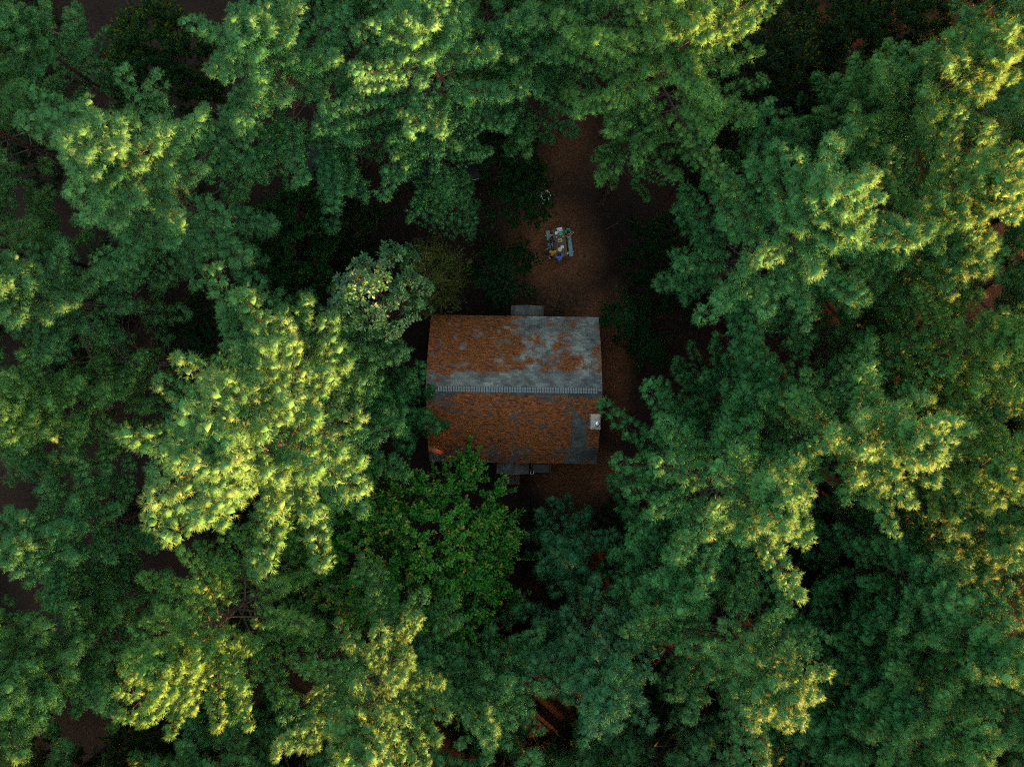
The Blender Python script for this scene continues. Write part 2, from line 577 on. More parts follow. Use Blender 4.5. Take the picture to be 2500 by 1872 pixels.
def build_cabin():
    # walls, with plank siding, gables, doors and windows
    wx, wy = HL - 0.32, HW - 0.38
    b = MB()
    b.box((0, 0, 1.3), (2 * wx, 2 * wy, 2.6))
    for sx in (-1, 1):
        b.poly([(sx * wx, -wy, 2.6), (sx * wx, wy, 2.6), (sx * wx, wy * 0.5, 3.75), (sx * wx, 0, 4.6), (sx * wx, -wy * 0.5, 3.75)][::sx])
    wall = b.build('wall', M['siding'], CABIN)
    for sy in (-1, 1):
        d = MB()
        d.box((-0.1 + 0.15 * (sy < 0), sy * (wy + 0.03), 1.02), (0.95, 0.05, 2.0))
        door = d.build('door', M['plank'], CABIN)
        h = MB()
        h.lathe([(0.012, 0), (0.03, 0.03), (0.03, 0.06), (0.008, 0.07)], 8, (0.25, sy * (wy + 0.085), 1.0))
        h.build('handle', M['steel'], door)
        for wxp in (-3.2, 3.0):
            w = MB()
            w.box((wxp, sy * (wy + 0.012), 1.5), (1.0, 0.04, 0.9))
            win = w.build('window', M['glass'], CABIN)
            f = MB()
            for dx, dz, sxx, szz in ((-0.53, 0, 0.06, 1.0), (0.53, 0, 0.06, 1.0), (0, 0.48, 1.0, 0.06), (0, -0.48, 1.0, 0.06)):
                f.box((wxp + dx, sy * (wy + 0.032), 1.5 + dz), (sxx, 0.05, szz))
            f.build('frame', M['trim'], win)
    # roof deck
    d = MB()
    t = 0.10
    NS = 10
    for side in (-1, 1):
        o = len(d.v)
        for i in range(NS + 1):
            s_ = np.array([SLOPE * i / NS] * 2)
            d.v += [Vector(x) for x in roof_point(np.array([-HL, HL]), s_, side, -0.010)] + [Vector(x) for x in roof_point(np.array([-HL, HL]), s_, side, -t)]
        for i in range(NS):
            a_, b_ = o + 4 * i, o + 4 * i + 4
            for fc in ((a_, a_ + 1, b_ + 1, b_), (a_ + 2, b_ + 2, b_ + 3, a_ + 3), (a_, b_, b_ + 2, a_ + 2), (a_ + 1, a_ + 3, b_ + 3, b_ + 1)):
                d.face(fc if side < 0 else fc[::-1])
        e_ = o + 4 * NS
        d.face((e_, e_ + 1, e_ + 3, e_ + 2) if side < 0 else (e_, e_ + 2, e_ + 3, e_ + 1))
    roof = d.build('roof', M['trim'], CABIN)
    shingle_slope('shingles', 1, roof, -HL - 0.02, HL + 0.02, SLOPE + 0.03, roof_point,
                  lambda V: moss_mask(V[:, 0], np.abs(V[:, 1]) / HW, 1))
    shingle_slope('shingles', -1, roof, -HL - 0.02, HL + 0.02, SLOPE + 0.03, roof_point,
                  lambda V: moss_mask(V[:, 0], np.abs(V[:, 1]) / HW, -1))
    # ridge: black underlay strip and single caps
    r = MB()
    for side in (-1, 1):
        p = roof_point(np.array([-HL + 0.36, HL - 0.22, HL - 0.22, -HL + 0.36]), np.array([0, 0, 0.165, 0.165]), side, 0.024)
        r.poly(p if side < 0 else p[::-1])
    r.build('ridge_vent', M['black'], roof)
    cap_me = None
    n = 65
    for i in range(n):
        u0 = -HL + 0.37 + i * (2 * HL - 0.60) / n
        if cap_me is None:
            cb = MB()
            w = (2 * HL - 0.60) / n - 0.040
            for side in (-1, 1):
                a = roof_point(np.array([0, w, w, 0]), np.array([0, 0, 0.155, 0.155]), side, 0.036) - np.array([0, 0, RIDGE_Z])
                c = roof_point(np.array([0, w, w, 0]), np.array([0, 0, 0.155, 0.155]), side, 0.026) - np.array([0, 0, RIDGE_Z])
                o = len(cb.v)
                cb.v += [Vector(x) for x in a] + [Vector(x) for x in c]
                for fc in ((0, 1, 2, 3), (0, 4, 5, 1), (1, 5, 6, 2), (2, 6, 7, 3), (3, 7, 4, 0)):
                    cb.face([o + k for k in (fc if side < 0 else fc[::-1])])
            cap_me = cb.mesh('ridge_cap', M['cap'])
        o = link('ridge_cap', cap_me, roof)
        o.location = (u0, random.gauss(0, 0.002), RIDGE_Z + random.uniform(-0.002, 0.003))
        o.rotation_euler = (0, 0, random.gauss(0, 0.01))
    # fascia and barge boards
    for side in (-1, 1):
        fb = MB()
        fb.box((0, side * (HW - 0.035), EAVE_Z - 0.14), (2 * HL - 0.1, 0.03, 0.16))
        fb.build('fascia', M['trim'], roof)
    # needle litter lying on the shingles
    rng = np.random.default_rng(3)
    N = 60000
    side = np.where(rng.random(N) < 0.5, 1.0, -1.0)
    u = rng.uniform(-HL, HL, N)
    s = rng.uniform(0.1, SLOPE, N)
    # needles gather above the butt of each course
    ex = 0.14
    s = np.where(rng.random(N) < 0.5, np.floor(s / ex) * ex + ex * (1 + rng.normal(0, 0.12, N)), s)
    s = np.clip(s, 0.1, SLOPE)
    k = np.where(side > 0, moss_mask(u, roof_k(s), 1), moss_mask(u, roof_k(s), -1))
    patch = fbm(u * 3.1 + 2, s * 5 + side * 9, 3)
    keep = rng.random(N) < np.clip(k * (patch * 2.6 - 0.75), 0, 1) * 0.9 + 0.004
    u, s, side = u[keep], s[keep], side[keep]
    N = len(u)
    ang = rng.normal(0, 0.55, N)
    L = rng.uniform(0.035, 0.085, N)
    du, ds = np.cos(ang) * L, np.sin(ang) * L
    wu, ws = -np.sin(ang) * 0.010, np.cos(ang) * 0.010
    h0, h1 = 0.026 + rng.random(N) * 0.012, 0.026 + rng.random(N) * 0.03
    A = roof_point(u - du + wu, s - ds + ws, side, h0)
    B = roof_point(u - du - wu, s - ds - ws, side, h0)
    C = roof_point(u + du, s + ds, side, h1)
    V = np.stack([A, B, C], 1).reshape(-1, 3)
    tint = np.repeat(np.clip(rng.normal(0.45, 0.25, N), 0, 1), 3)
    o = link('needle_litter', tri_mesh('needle_litter', V, M['litter'], 3, tint), roof)
    o['kind'] = 'stuff'
    vp = MB()
    vp.lathe([(0.075, -0.2), (0.075, 0.10), (0.06, 0.10), (0.06, 0.02)], 12, (-2.05, 3.46, 3.25))
    vp.build('vent_pipe', M['black'], roof)

    # chimney
    cx, cy, ct = 4.79 - 0.12, -1.75 - 0.0, 5.36
    c = MB()
    rnd = random.Random(4)
    z = 0.0
    k = 0
    while z < ct - 0.14:
        h = 0.085
        nx = 3
        for i in range(nx):                 # stone courses, alternately bonded, each a little proud or shy
            off = rnd.uniform(-0.008, 0.012)
            xx = cx - 0.26 + 0.52 * (i + 0.5) / nx + (0.04 if k % 2 else -0.04)
            for sy in (-1, 1):
                c.box((xx, cy + sy * (0.40 + off - 0.05), z + h / 2), (0.52 / nx - 0.012, 0.12, h - 0.012))
        for i in range(4):
            off = rnd.uniform(-0.008, 0.012)
            yy = cy - 0.40 + 0.80 * (i + 0.5) / 4 + (0.05 if k % 2 else -0.05)
            for sx in (-1, 1):
                c.box((cx + sx * (0.26 + off - 0.05), yy, z + h / 2), (0.12, 0.2 - 0.012, h - 0.012))
        z += h
        k += 1
    ch = c.build('chimney', M['stone'], CABIN)
    m = MB()
    m.box((cx, cy, (ct - 0.15) / 2), (0.48, 0.76, ct - 0.15))
    m.build('mortar', M['mortar'], ch)
    cr = MB()
    nx_, ny_ = 7, 11                        # weathered, slightly humped crown
    o = len(cr.v)
    for i in range(nx_):
        for j in range(ny_):
            a, b2 = i / (nx_ - 1), j / (ny_ - 1)
            edge = min(a, 1 - a, b2, 1 - b2)
            cr.v.append(Vector((cx - 0.275 + 0.55 * a + rnd.uniform(-0.012, 0.012), cy - 0.435 + 0.87 * b2 + rnd.uniform(-0.014, 0.014), ct - 0.13 + min(0.13, 0.05 + edge * 0.4) + rnd.uniform(-0.012, 0.012))))
    for i in range(nx_ - 1):
        for j in range(ny_ - 1):
            cr.face((o + i * ny_ + j, o + (i + 1) * ny_ + j, o + (i + 1) * ny_ + j + 1, o + i * ny_ + j + 1))
    rim = [o + j for j in range(ny_)] + [o + i * ny_ + ny_ - 1 for i in range(1, nx_)] + [o + (nx_ - 1) * ny_ + j for j in range(ny_ - 2, -1, -1)] + [o + i * ny_ for i in range(nx_ - 2, 0, -1)]
    low = []
    for q in rim:
        low.append(len(cr.v))
        cr.v.append(cr.v[q] + Vector((0, 0, -0.10)))
    for q in range(len(rim)):
        q2 = (q + 1) % len(rim)
        cr.face((rim[q], rim[q2], low[q2], low[q]))
    crown = cr.build('chimney_crown', M['mortar'], ch)
    fl = MB()
    fl.box((cx + 0.06, cy - 0.10, ct + 0.02), (0.34, 0.34, 0.09))
    fl.build('flue_tile', simple('flue_tile', (0.62, 0.56, 0.47), 0.8, noise=0.25), ch, bevel=0.012)
    cp = MB()
    prof = [(0.13, 0.05), (0.13, 0.14), (0.165, 0.15), (0.16, 0.18), (0.13, 0.225), (0.08, 0.26), (0.02, 0.275)]
    cp.lathe([(r_, z_ + ct) for r_, z_ in prof], 20, (cx + 0.07, cy - 0.10, 0))
    cp.build('flue_cap', M['steel'], ch, smooth=True)

    # small gabled porch roofs over the two doors
    for sy, px, half, reach in ((1, -0.05 + 0.85, 0.98, 0.72), (-1, 0.0, 0.97, 0.76)):
        px = P(1285, 757, 2.3).x - 0.12 if sy > 0 else P(1254.5, 1140, 2.3).x - 0.12
        pr_z, pe_z = 2.46, 2.02
        y0, y1 = sy * (HW - 0.6), sy * (HW + reach)

        def porch_pt(u, s, side, lift=0.0, sy=sy, px=px, half=half):
            L_ = math.hypot(half, pr_z - pe_z)
            k = s / L_
            return np.stack([px + side * half * k + side * lift * (pr_z - pe_z) / L_, u * np.ones_like(k), pr_z - (pr_z - pe_z) * k + lift * half / L_], -1)
        lo, hi = min(y0, y1), max(y0, y1)
        pd = MB()
        L_ = math.hypot(half, pr_z - pe_z)
        for side in (-1, 1):
            p = porch_pt(np.array([lo, hi, hi, lo]), np.array([0, 0, L_, L_]), side, -0.005)
            q = porch_pt(np.array([lo, hi, hi, lo]), np.array([0, 0, L_, L_]), side, -0.07)
            o = len(pd.v)
            pd.v += [Vector(x) for x in p] + [Vector(x) for x in q]
            for fc in ((0, 1, 2, 3), (7, 6, 5, 4), (0, 4, 5, 1), (1, 5, 6, 2), (2, 6, 7, 3), (3, 7, 4, 0)):
                pd.face([o + i for i in (fc if side > 0 else fc[::-1])])
        pdk = pd.build('porch_roof', M['trim'], CABIN)
        for side in (-1, 1):
            sl = shingle_slope('shingles', side, pdk, lo - 0.01, hi + 0.01, L_ + 0.02,
                               lambda u, s, sd, lift: porch_pt(u, s, sd, lift),
                               lambda V, sy=sy: np.clip((fbm(V[:, 0] * 3 + 8 * sy, V[:, 1] * 3 + 4, 4) - 0.52) * 4, 0, 0.5), expo=0.13, tabw=0.25, dim=True)
        for i in range(5):
            cb = MB()
            yy = sy * (HW + 0.06 + i * 0.14)
            if abs(yy) > abs(y1) - 0.1:
                break
            for side in (-1, 1):
                p = porch_pt(np.array([yy - 0.055, yy + 0.055, yy + 0.055, yy - 0.055]), np.array([0, 0, 0.13, 0.13]), side, 0.034)
                cb.poly(p if side > 0 else p[::-1])
            cb.build('ridge_cap', M['shingle'], pdk)
        for sx in (-1, 1):
            pb = MB()
            pb.box((px + sx * (half - 0.12), sy * (HW + reach - 0.12), 1.03), (0.09, 0.09, 2.02))
            pb.build('porch_post', M['trim'], CABIN)
    return


build_cabin()


# ------------------------------------------------------------------ trees
def frames(d, rng):
    """two unit vectors perpendicular to each row of d"""
    r = rng.normal(size=d.shape)
    a = unit(np.cross(d, r))
    return a, np.cross(d, a)


def needle_tris(pos, dr, size, rng, nper, length, width, spread=(88, 12), shoot=0.32, tint=None):
    """brush-like tufts of needles: one thin triangle a needle"""
    n = len(pos)
    d = np.repeat(dr, nper, 0)
    sz = np.repeat(size, nper)[:, None]
    a, b = frames(d, rng)
    k = rng.random((n * nper, 1))
    th = np.radians(spread[0] + (spread[1] - spread[0]) * k + rng.normal(0, 9, (n * nper, 1)))
    nd = d * np.cos(th) + a * np.sin(th)
    base = np.repeat(pos, nper, 0) + d * sz * shoot * length * 1.6 * (k - 0.5)
    L = length * sz * rng.uniform(0.75, 1.15, (n * nper, 1))
    w, _ = frames(nd, rng)
    w = w * (width * sz * 0.5)
    V = np.stack([base + w, base - w, base + nd * L], 1).reshape(-1, 3)
    t = np.repeat(tint, nper) + rng.normal(0, 0.10, n * nper)
    return V, np.repeat(np.clip(t, 0, 1), 3)


def prism(p0, p1, r0, r1, rng):
    """three-sided twigs as triangles"""
    d = unit(p1 - p0)
    a, b = frames(d, rng)
    out = []
    rings = []
    for p, r in ((p0, r0), (p1, r1)):
        ring = []
        for k in range(3):
            t = 2 * math.pi * k / 3
            ring.append(p + (a * math.cos(t) + b * math.sin(t)) * r[:, None])
        rings.append(ring)
    for k in range(3):
        k2 = (k + 1) % 3
        A, B, C, D = rings[0][k], rings[0][k2], rings[1][k2], rings[1][k]
        out += [np.stack([A, B, C], 1), np.stack([A, C, D], 1)]
    return np.concatenate(out).reshape(-1, 3)


def trunk_tris(pts, rad, seg=9):
    m = MB()
    m.tube(pts, rad, seg)
    V = []
    for f in m.f:
        for i in range(1, len(f) - 1):
            V += [m.v[f[0]], m.v[f[i]], m.v[f[i + 1]]]
    return np.array([tuple(v) for v in V])


def make_pine(name, H, R, seed, base=0.30, needle=0.16, width=0.0135, shoots=17, nper=13, pom=0.34, gap=0.37, whorl=(1.0, 1.4), droop=0.0, side=0.085, nb=(5, 8)):
    """whorls of boughs; each bough a plume of rounded sprays; each spray a few shoots bristling with needles"""
    rng = np.random.default_rng(seed)
    lean = rng.normal(0, 0.25, 2)
    ph = rng.uniform(0, 6.28, 3)
    axis = lambda z: np.array([lean[0] * (z / H) ** 2 + 0.10 * math.sin(z * 0.7 + ph[0]), lean[1] * (z / H) ** 2 + 0.10 * math.sin(z * 0.6 + ph[1]), z])
    tp = [axis(z) for z in np.linspace(0, H - 0.15, 14)]
    r0 = 0.0125 * H + 0.03
    tr = [r0 * (1 - 0.97 * (z / H)) ** 0.9 for z in np.linspace(0, H - 0.15, 14)]
    tr[0] *= 1.3
    wood = [trunk_tris(tp, tr)]
    PC, PD, PS, PT = [], [], [], []           # sprays: centre, direction, size, tint
    W0, W1, R0, R1 = [], [], [], []           # twigs
    zb = H * base
    z = H - 0.30
    az0 = rng.uniform(0, 6.28)
    for k in range(22):                       # leader
        PC.append(axis(H - 0.2 * k) + rng.normal(0, 0.04 + 0.016 * k, 3)), PD.append(np.array([rng.normal(0, .2), rng.normal(0, .2), 1.0])), PS.append(0.85), PT.append(0.6)
    while z > zb:
        t = (H - z) / (H - zb)
        prof = min(1.0, (0.08 + 1.75 * t) ** 0.75)
        if t > 0.85:
            prof *= 1 - (t - 0.85) * 1.2
        n_b = int(rng.integers(*nb))
        az0 += 0.9 + rng.uniform(-0.3, 0.3)
        for j in range(n_b):
            az = az0 + 2 * math.pi * j / n_b + rng.normal(0, 0.20)
            L = R * prof * rng.uniform(0.60, 1.15) * (1 + 0.14 * math.sin(az + ph[2]) + 0.10 * math.sin(3 * az + ph[1]))
            if L < 0.25 or (t > 0.25 and rng.random() < 0.08):
                continue
            el = math.radians(np.interp(t, [0, 0.15, 0.5, 1], [60, 38, 16, 2]) + rng.normal(0, 6))
            up = np.interp(t, [0, 0.4, 1], [0.05, 0.16, 0.22]) + rng.normal(0, 0.04) - droop
            bend = rng.normal(0, 0.12)
            o = axis(z + rng.normal(0, 0.15))

            def bp(s, L=L, el=el, up=up, bend=bend, az=az, o=o):
                a2 = az + bend * s
                h = L * s * math.cos(el)
                return o + np.array([math.cos(a2) * h, math.sin(a2) * h, L * s * math.sin(el) + up * L * s * s])
            sp = np.linspace(0, 1, 6)
            bpts = [bp(s) for s in sp]
            br = 0.009 * L + 0.008
            for q in range(5):
                W0.append(bpts[q]), W1.append(bpts[q + 1]), R0.append(br * (1 - 0.85 * sp[q])), R1.append(br * (1 - 0.85 * sp[q + 1]))
            tone = rng.normal(0.42, 0.10)
            fw = unit(bp(1.0) - bp(0.94))
            PC.append(bp(1.0)), PD.append(fw + np.array([0, 0, 0.5])), PS.append(rng.uniform(0.85, 1.1)), PT.append(tone + 0.12)
            s = np.interp(t, [0, 0.25, 1], [0.10, 0.24, 0.38]) + rng.uniform(-0.05, 0.05)
            sgn = 1
            while s < 0.99:
                p = bp(s)
                fw = unit(bp(min(s + 0.03, 1.03)) - p)
                sd = unit(np.cross(fw, np.array([0, 0, 1.0]))) * sgn
                l2 = (side * L * (1 - s) ** 0.6 + 0.15 + 0.03 * L * rng.random()) * rng.uniform(0.6, 1.3)
                ang = math.radians(rng.uniform(35, 60))
                td = unit(fw * math.cos(ang) + sd * math.sin(ang) + np.array([0, 0, 0.22 + rng.normal(0, 0.14)]))
                e = p + td * l2
                W0.append(p), W1.append(e), R0.append(0.008 + 0.003 * l2), R1.append(0.004)
                d = l2
                while d > 0.12:
                    PC.append(p + td * d + rng.normal(0, 0.03, 3))
                    PD.append(td * 0.55 + np.array([rng.normal(0, .2), rng.normal(0, .2), 0.85 - droop]))
                    PS.append(rng.uniform(0.72, 1.15))
                    PT.append(tone + 0.08 * (d / l2) + rng.normal(0, 0.07))
                    d -= gap * rng.uniform(0.85, 1.2)
                s += gap / max(L, 0.6) * rng.uniform(0.40, 0.62)
                sgn = -sgn
        z -= rng.uniform(*whorl) * np.interp(t, [0, 1], [0.62, 1.15])
    for k in range(9):                        # bare dead branches under the crown
        zz = rng.uniform(0.12, base + 0.05) * H
        az = rng.uniform(0, 6.28)
        L = rng.uniform(0.5, 2.2) * R / 4.5
        p = axis(zz)
        for q in range(2):
            e = p + np.array([math.cos(az) * L / 2, math.sin(az) * L / 2, rng.normal(0.0, 0.15) * L])
            W0.append(p), W1.append(e), R0.append(0.022 - 0.008 * q), R1.append(0.014 - 0.009 * q)
            p = e
            az += rng.normal(0, 0.4)
    PC, PD, PS, PT = np.array(PC), unit(np.array(PD)), np.array(PS), np.array(PT)
    n = len(PC)
    # each spray: a dense rounded heart of needles with shoots bristling from its outer side
    ph_ = (1 + 5 ** 0.5) / 2
    ico = unit(np.array([(-1, ph_, 0), (1, ph_, 0), (-1, -ph_, 0), (1, -ph_, 0), (0, -1, ph_), (0, 1, ph_), (0, -1, -ph_), (0, 1, -ph_), (ph_, 0, -1), (ph_, 0, 1), (-ph_, 0, -1), (-ph_, 0, 1)], dtype=float))
    icf = np.array([(0, 11, 5), (0, 5, 1), (0, 1, 7), (0, 7, 10), (0, 10, 11), (1, 5, 9), (5, 11, 4), (11, 10, 2), (10, 7, 6), (7, 1, 8), (3, 9, 4), (3, 4, 2), (3, 2, 6), (3, 6, 8), (3, 8, 9), (4, 9, 5), (2, 4, 11), (6, 2, 10), (8, 6, 7), (9, 8, 1)])
    cv = ico[None] * rng.uniform(0.5, 1.2, (n, 12, 1)) * (pom * 0.54 * PS)[:, None, None] * np.array([1, 1, 0.8])
    CV = (PC[:, None] + cv)[:, icf].reshape(-1, 3)
    CN = unit(unit(cv) + np.array([0, 0, 0.12]))[:, icf].reshape(-1, 3)
    CT = np.repeat(np.clip(PT + rng.normal(0, 0.05, n), 0, 1), 60)
    sd_ = unit(np.repeat(PD, shoots, 0) * 0.55 + rng.normal(0, 0.62, (n * shoots, 3)))
    sz = np.repeat(PS, shoots)
    cp = np.repeat(PC, shoots, 0)
    spos = cp + sd_ * (pom * 0.60 * sz * rng.uniform(0.75, 1.15, n * shoots))[:, None] * np.array([1, 1, 0.85])
    V, T = needle_tris(spos, sd_, sz, rng, nper, needle, width, spread=(70, 10), shoot=0.25, tint=np.repeat(PT, shoots) + rng.normal(0, 0.06, n * shoots))
    V, N = face_out(V, 3, np.repeat(cp, nper, 0) - np.array([0, 0, 0.06]))
    V, T, N = np.concatenate([V, CV]), np.concatenate([T, CT]), np.concatenate([N, CN])
    wood.append(prism(np.array(W0), np.array(W1), np.array(R0), np.array(R1), rng))
    wm = tri_mesh(name + '_wood', np.concatenate(wood), M['bark'], 3)
    cm = tri_mesh(name + '_needles', V, M['needle'], 3, T, N)
    return dict(H=H, R=R, wood=wm, crown=cm, n=n)


def leaf_quads(pos, dr, up, L, W, rng, fold=0.25):
    """two-triangle leaves (as kite quads) from base point, pointing dr"""
    sd = unit(np.cross(dr, up))
    nr = np.cross(sd, dr)
    L, W = L[:, None], W[:, None]
    mid = pos + dr * L * 0.5
    lift = nr * (W * fold)
    return np.stack([pos, mid + sd * W * 0.5 + lift, pos + dr * L, mid - sd * W * 0.5 + lift], 1).reshape(-1, 3)


def make_broadleaf(name, H, R, seed, mat='leaf', clumps=60, shoots=12, leaves=22, leaf=(0.10, 0.06), shoot=0.55, upright=0.5, flat=0.55, tip=0.0, rosette=False, thick=1.0, lobes=0.0):
    rng = np.random.default_rng(seed)
    wood = []
    hub = H * 0.42
    wood.append(trunk_tris([(0, 0, -0.1), (0.05, 0.03, hub * 0.5), (0.0, 0.0, hub), (0.05, -0.04, H * 0.62)], [0.020 * H * thick, 0.016 * H * thick, 0.012 * H * thick, 0.005 * H]))
    W0, W1, R0, R1 = [], [], [], []
    C = []
    ga = math.pi * (3 - math.sqrt(5))
    ph = rng.uniform(0, 6.28, 3)
    for i in range(clumps):                       # clump centres on an uneven dome, denser on top
        f = (i + 0.5) / clumps
        rr = math.sqrt(f) * rng.uniform(0.82, 1.08)
        az = i * ga + rng.normal(0, 0.25)
        rim = 1 + 0.18 * math.sin(2 * az + ph[0]) + 0.14 * math.sin(3 * az + ph[1])
        zz = H * (1 - flat * 0.72 * rr ** 2.2) - rng.uniform(0, 0.22) * H * 0.6
        c = np.array([math.cos(az) * R * rr * rim, math.sin(az) * R * rr * rim, max(zz, 0.25 * H)])
        C.append(c)
    C = np.array(C)
    SP, SD, ST, SC = [], [], [], []
    hubp = np.array([0, 0, hub])
    for c in C:
        st = hubp + np.array([0, 0, rng.uniform(-0.1, 0.22) * H])
        k1 = st + (c - st) * 0.5 + np.array([rng.normal(0, .15), rng.normal(0, .15), 0.10 * H * rng.random()])
        r = 0.0035 * H * thick
        W0.append(st), W1.append(k1), R0.append(r), R1.append(r * 0.6)
        W0.append(k1), W1.append(c), R0.append(r * 0.6), R1.append(r * 0.25)
        out = unit((c - hubp) * np.array([1, 1, 0.6]))
        cr = R * 1.25 / math.sqrt(clumps)
        tone = rng.normal(0.40, 0.10)
        for s in range(shoots):
            off = rng.normal(0, 0.5, 3) * np.array([cr, cr, cr * 0.6])
            p = c + off
            d = unit(out * (1 - upright) + np.array([0, 0, upright]) + rng.normal(0, 0.28, 3) + 0.5 * off / cr * np.array([1, 1, 0.3]))
            SP.append(p), SD.append(d), ST.append(tone + rng.normal(0, 0.06)), SC.append(c * 0.4 + p * 0.6 - d * 0.15)
            if s % 3 == 0:
                W0.append(c), W1.append(p + d * shoot * 0.5), R0.append(r * 0.25), R1.append(0.004)
    SP, SD, ST, SC = np.array(SP), np.array(SD), np.array(ST), np.array(SC)
    n = len(SP)
    if rosette:
        d = np.repeat(SD, leaves, 0)
        a, b = frames(SD, rng)
        a, b = np.repeat(a, leaves, 0), np.repeat(b, leaves, 0)
        az = (np.tile(np.arange(leaves), n) * 2 * math.pi / leaves + np.repeat(rng.uniform(0, 6.28, n), leaves) + rng.normal(0, 0.25, n * leaves))[:, None]
        el = np.radians(rng.uniform(-8, 40, (n * leaves, 1)))
        ld = unit((a * np.cos(az) + b * np.sin(az)) * np.cos(el) + d * np.sin(el))
        base = np.repeat(SP, leaves, 0) + ld * 0.03
        L = leaf[0] * rng.uniform(0.7, 1.15, n * leaves)
        W = leaf[1] * rng.uniform(0.8, 1.15, n * leaves)
        sd = unit(np.cross(ld, d))
        nr = np.cross(sd, ld)
        outl = [(0.0, 0.05), (0.30, 0.30), (0.42, 0.16), (0.62, 0.50), (0.72, 0.28), (0.90, 0.30), (1.0, 0.0)]   # lobed half outline
        polys = []
        for sg in (1, -1):
            for q in range(len(outl) - 1):
                (t0, w0), (t1, w1) = outl[q], outl[q + 1]
                p0 = base + ld * (L * t0)[:, None]
                p1 = base + ld * (L * t1)[:, None]
                e0 = p0 + sd * (sg * W * w0)[:, None] + nr * (W * w0 * 0.25)[:, None]
                e1 = p1 + sd * (sg * W * w1)[:, None] + nr * (W * w1 * 0.25)[:, None]
                polys.append(np.stack([p0, e0, e1, p1] if sg > 0 else [p0, p1, e1, e0], 1))
        V = np.concatenate(polys).reshape(-1, 3)
        t = np.repeat(ST, leaves) + rng.normal(0, 0.15, n * leaves)
        T = np.tile(np.repeat(np.clip(t, 0, 1), 4), len(polys))
    else:
        d = np.repeat(SD, leaves, 0)
        a, b = frames(d, rng)
        k = rng.random((n * leaves, 1))
        th = np.radians(80 - 45 * k + rng.normal(0, 12, (n * leaves, 1)))
        ld = unit(d * np.cos(th) + a * np.sin(th))
        base = np.repeat(SP, leaves, 0) + d * shoot * (k - 0.4) + a * 0.03
        L = leaf[0] * (1.1 - 0.35 * k[:, 0]) * rng.uniform(0.7, 1.2, n * leaves)
        W = leaf[1] * (1.1 - 0.35 * k[:, 0]) * rng.uniform(0.7, 1.2, n * leaves)
        up = unit(np.array([0, 0, 1.0]) + rng.normal(0, 0.35, (n * leaves, 3)))
        V = leaf_quads(base, ld, up, L, W, rng)
        t = np.repeat(ST, leaves) + rng.normal(0, 0.10, n * leaves) + tip * np.clip(k[:, 0] - 0.72, 0, 1) * 3 * (np.repeat(rng.random(n), leaves) < 0.55)
        T = np.repeat(np.clip(t, 0, 1), 4)
    wood.append(prism(np.array(W0), np.array(W1), np.array(R0), np.array(R1), rng))
    wm = tri_mesh(name + '_wood', np.concatenate(wood), M['bark'], 3)
    if rosette:
        cen = np.tile(np.repeat(SP, leaves, 0), (len(polys), 1)) - np.array([0, 0, 0.3])
        V, NN = face_out(V, 4, cen, 0.3, 0.9)
    else:
        V, NN = face_out(V, 4, np.repeat(SC, leaves, 0), 0.3, 0.35)
    cm = tri_mesh(name + '_leaves', V, M[mat], 4, T, NN)
    return dict(H=H, R=R, wood=wm, crown=cm, n=n)


def make_cedar(name, H, R, seed):
    """feathery brownish evergreen: fine sprays round a leaning stem"""
    rng = np.random.default_rng(seed)
    wood = [trunk_tris([(0, 0, -0.1), (0.1, 0.0, H * 0.5), (0.0, 0.1, H * 0.95)], [0.02 * H, 0.012 * H, 0.01])]
    W0, W1, R0, R1, TP, TD, TT = [], [], [], [], [], [], []
    for i in range(150):
        t = rng.random() ** 0.7
        z = H * (1 - 0.75 * t)
        az = i * 2.399 + rng.normal(0, .2)
        L = R * min(1, 0.25 + 0.9 * t) * rng.uniform(0.6, 1.15)
        p0 = np.array([0.05, 0.05, z])
        e = p0 + np.array([math.cos(az) * L, math.sin(az) * L, L * rng.uniform(-0.05, 0.45)])
        W0.append(p0), W1.append(e), R0.append(0.02), R1.append(0.005)
        tone = rng.normal(0.4, 0.16)
        for k in range(int(10 + 10 * L)):
            s = rng.uniform(0.25, 1)
            p = p0 + (e - p0) * s + rng.normal(0, 0.16, 3)
            TP.append(p), TD.append(unit(e - p0) * 0.8 + rng.normal(0, 0.5, 3) + np.array([0, 0, 0.15])), TT.append(tone + rng.normal(0, 0.08))
    TP, TD = np.array(TP), unit(np.array(TD))
    V, T = needle_tris(TP, TD, rng.uniform(0.8, 1.3, len(TP)), rng, 22, 0.11, 0.018, spread=(50, 15), shoot=1.4, tint=np.array(TT))
    wood.append(prism(np.array(W0), np.array(W1), np.array(R0), np.array(R1), rng))
    return dict(H=H, R=R, wood=tri_mesh(name + '_wood', np.concatenate(wood), M['bark'], 3), crown=tri_mesh(name + '_sprays', V, M['cedar'], 3, T), n=len(TP))


KIND = {}
KIND['A'] = make_pine('tall_pine_a', 21, 5.0, 11)
KIND['B'] = make_pine('tall_pine_b', 21, 5.0, 12, base=0.33)
KIND['C'] = make_pine('tall_pine_c', 21, 5.0, 13, base=0.27)
KIND['D'] = make_pine('tall_pine_d', 21, 5.0, 14, base=0.30)
KIND['H'] = make_pine('high_pine_h', 21, 5.0, 41, base=0.52)
KIND['K'] = make_pine('high_pine_k', 21, 5.0, 42, base=0.50)
KIND['E'] = make_pine('pine_e', 15, 3.7, 15, base=0.22)
KIND['F'] = make_pine('pine_f', 15, 3.7, 16, base=0.20)
KIND['G'] = make_pine('pine_g', 15, 3.7, 17, base=0.24)
KIND['I'] = make_pine('young_pine', 9.5, 2.5, 18, base=0.18)
KIND['J'] = make_pine('hemlock', 11, 1.9, 19, base=0.12, needle=0.10, width=0.014, nper=8, pom=0.22, gap=0.30, droop=0.25, side=0.26)
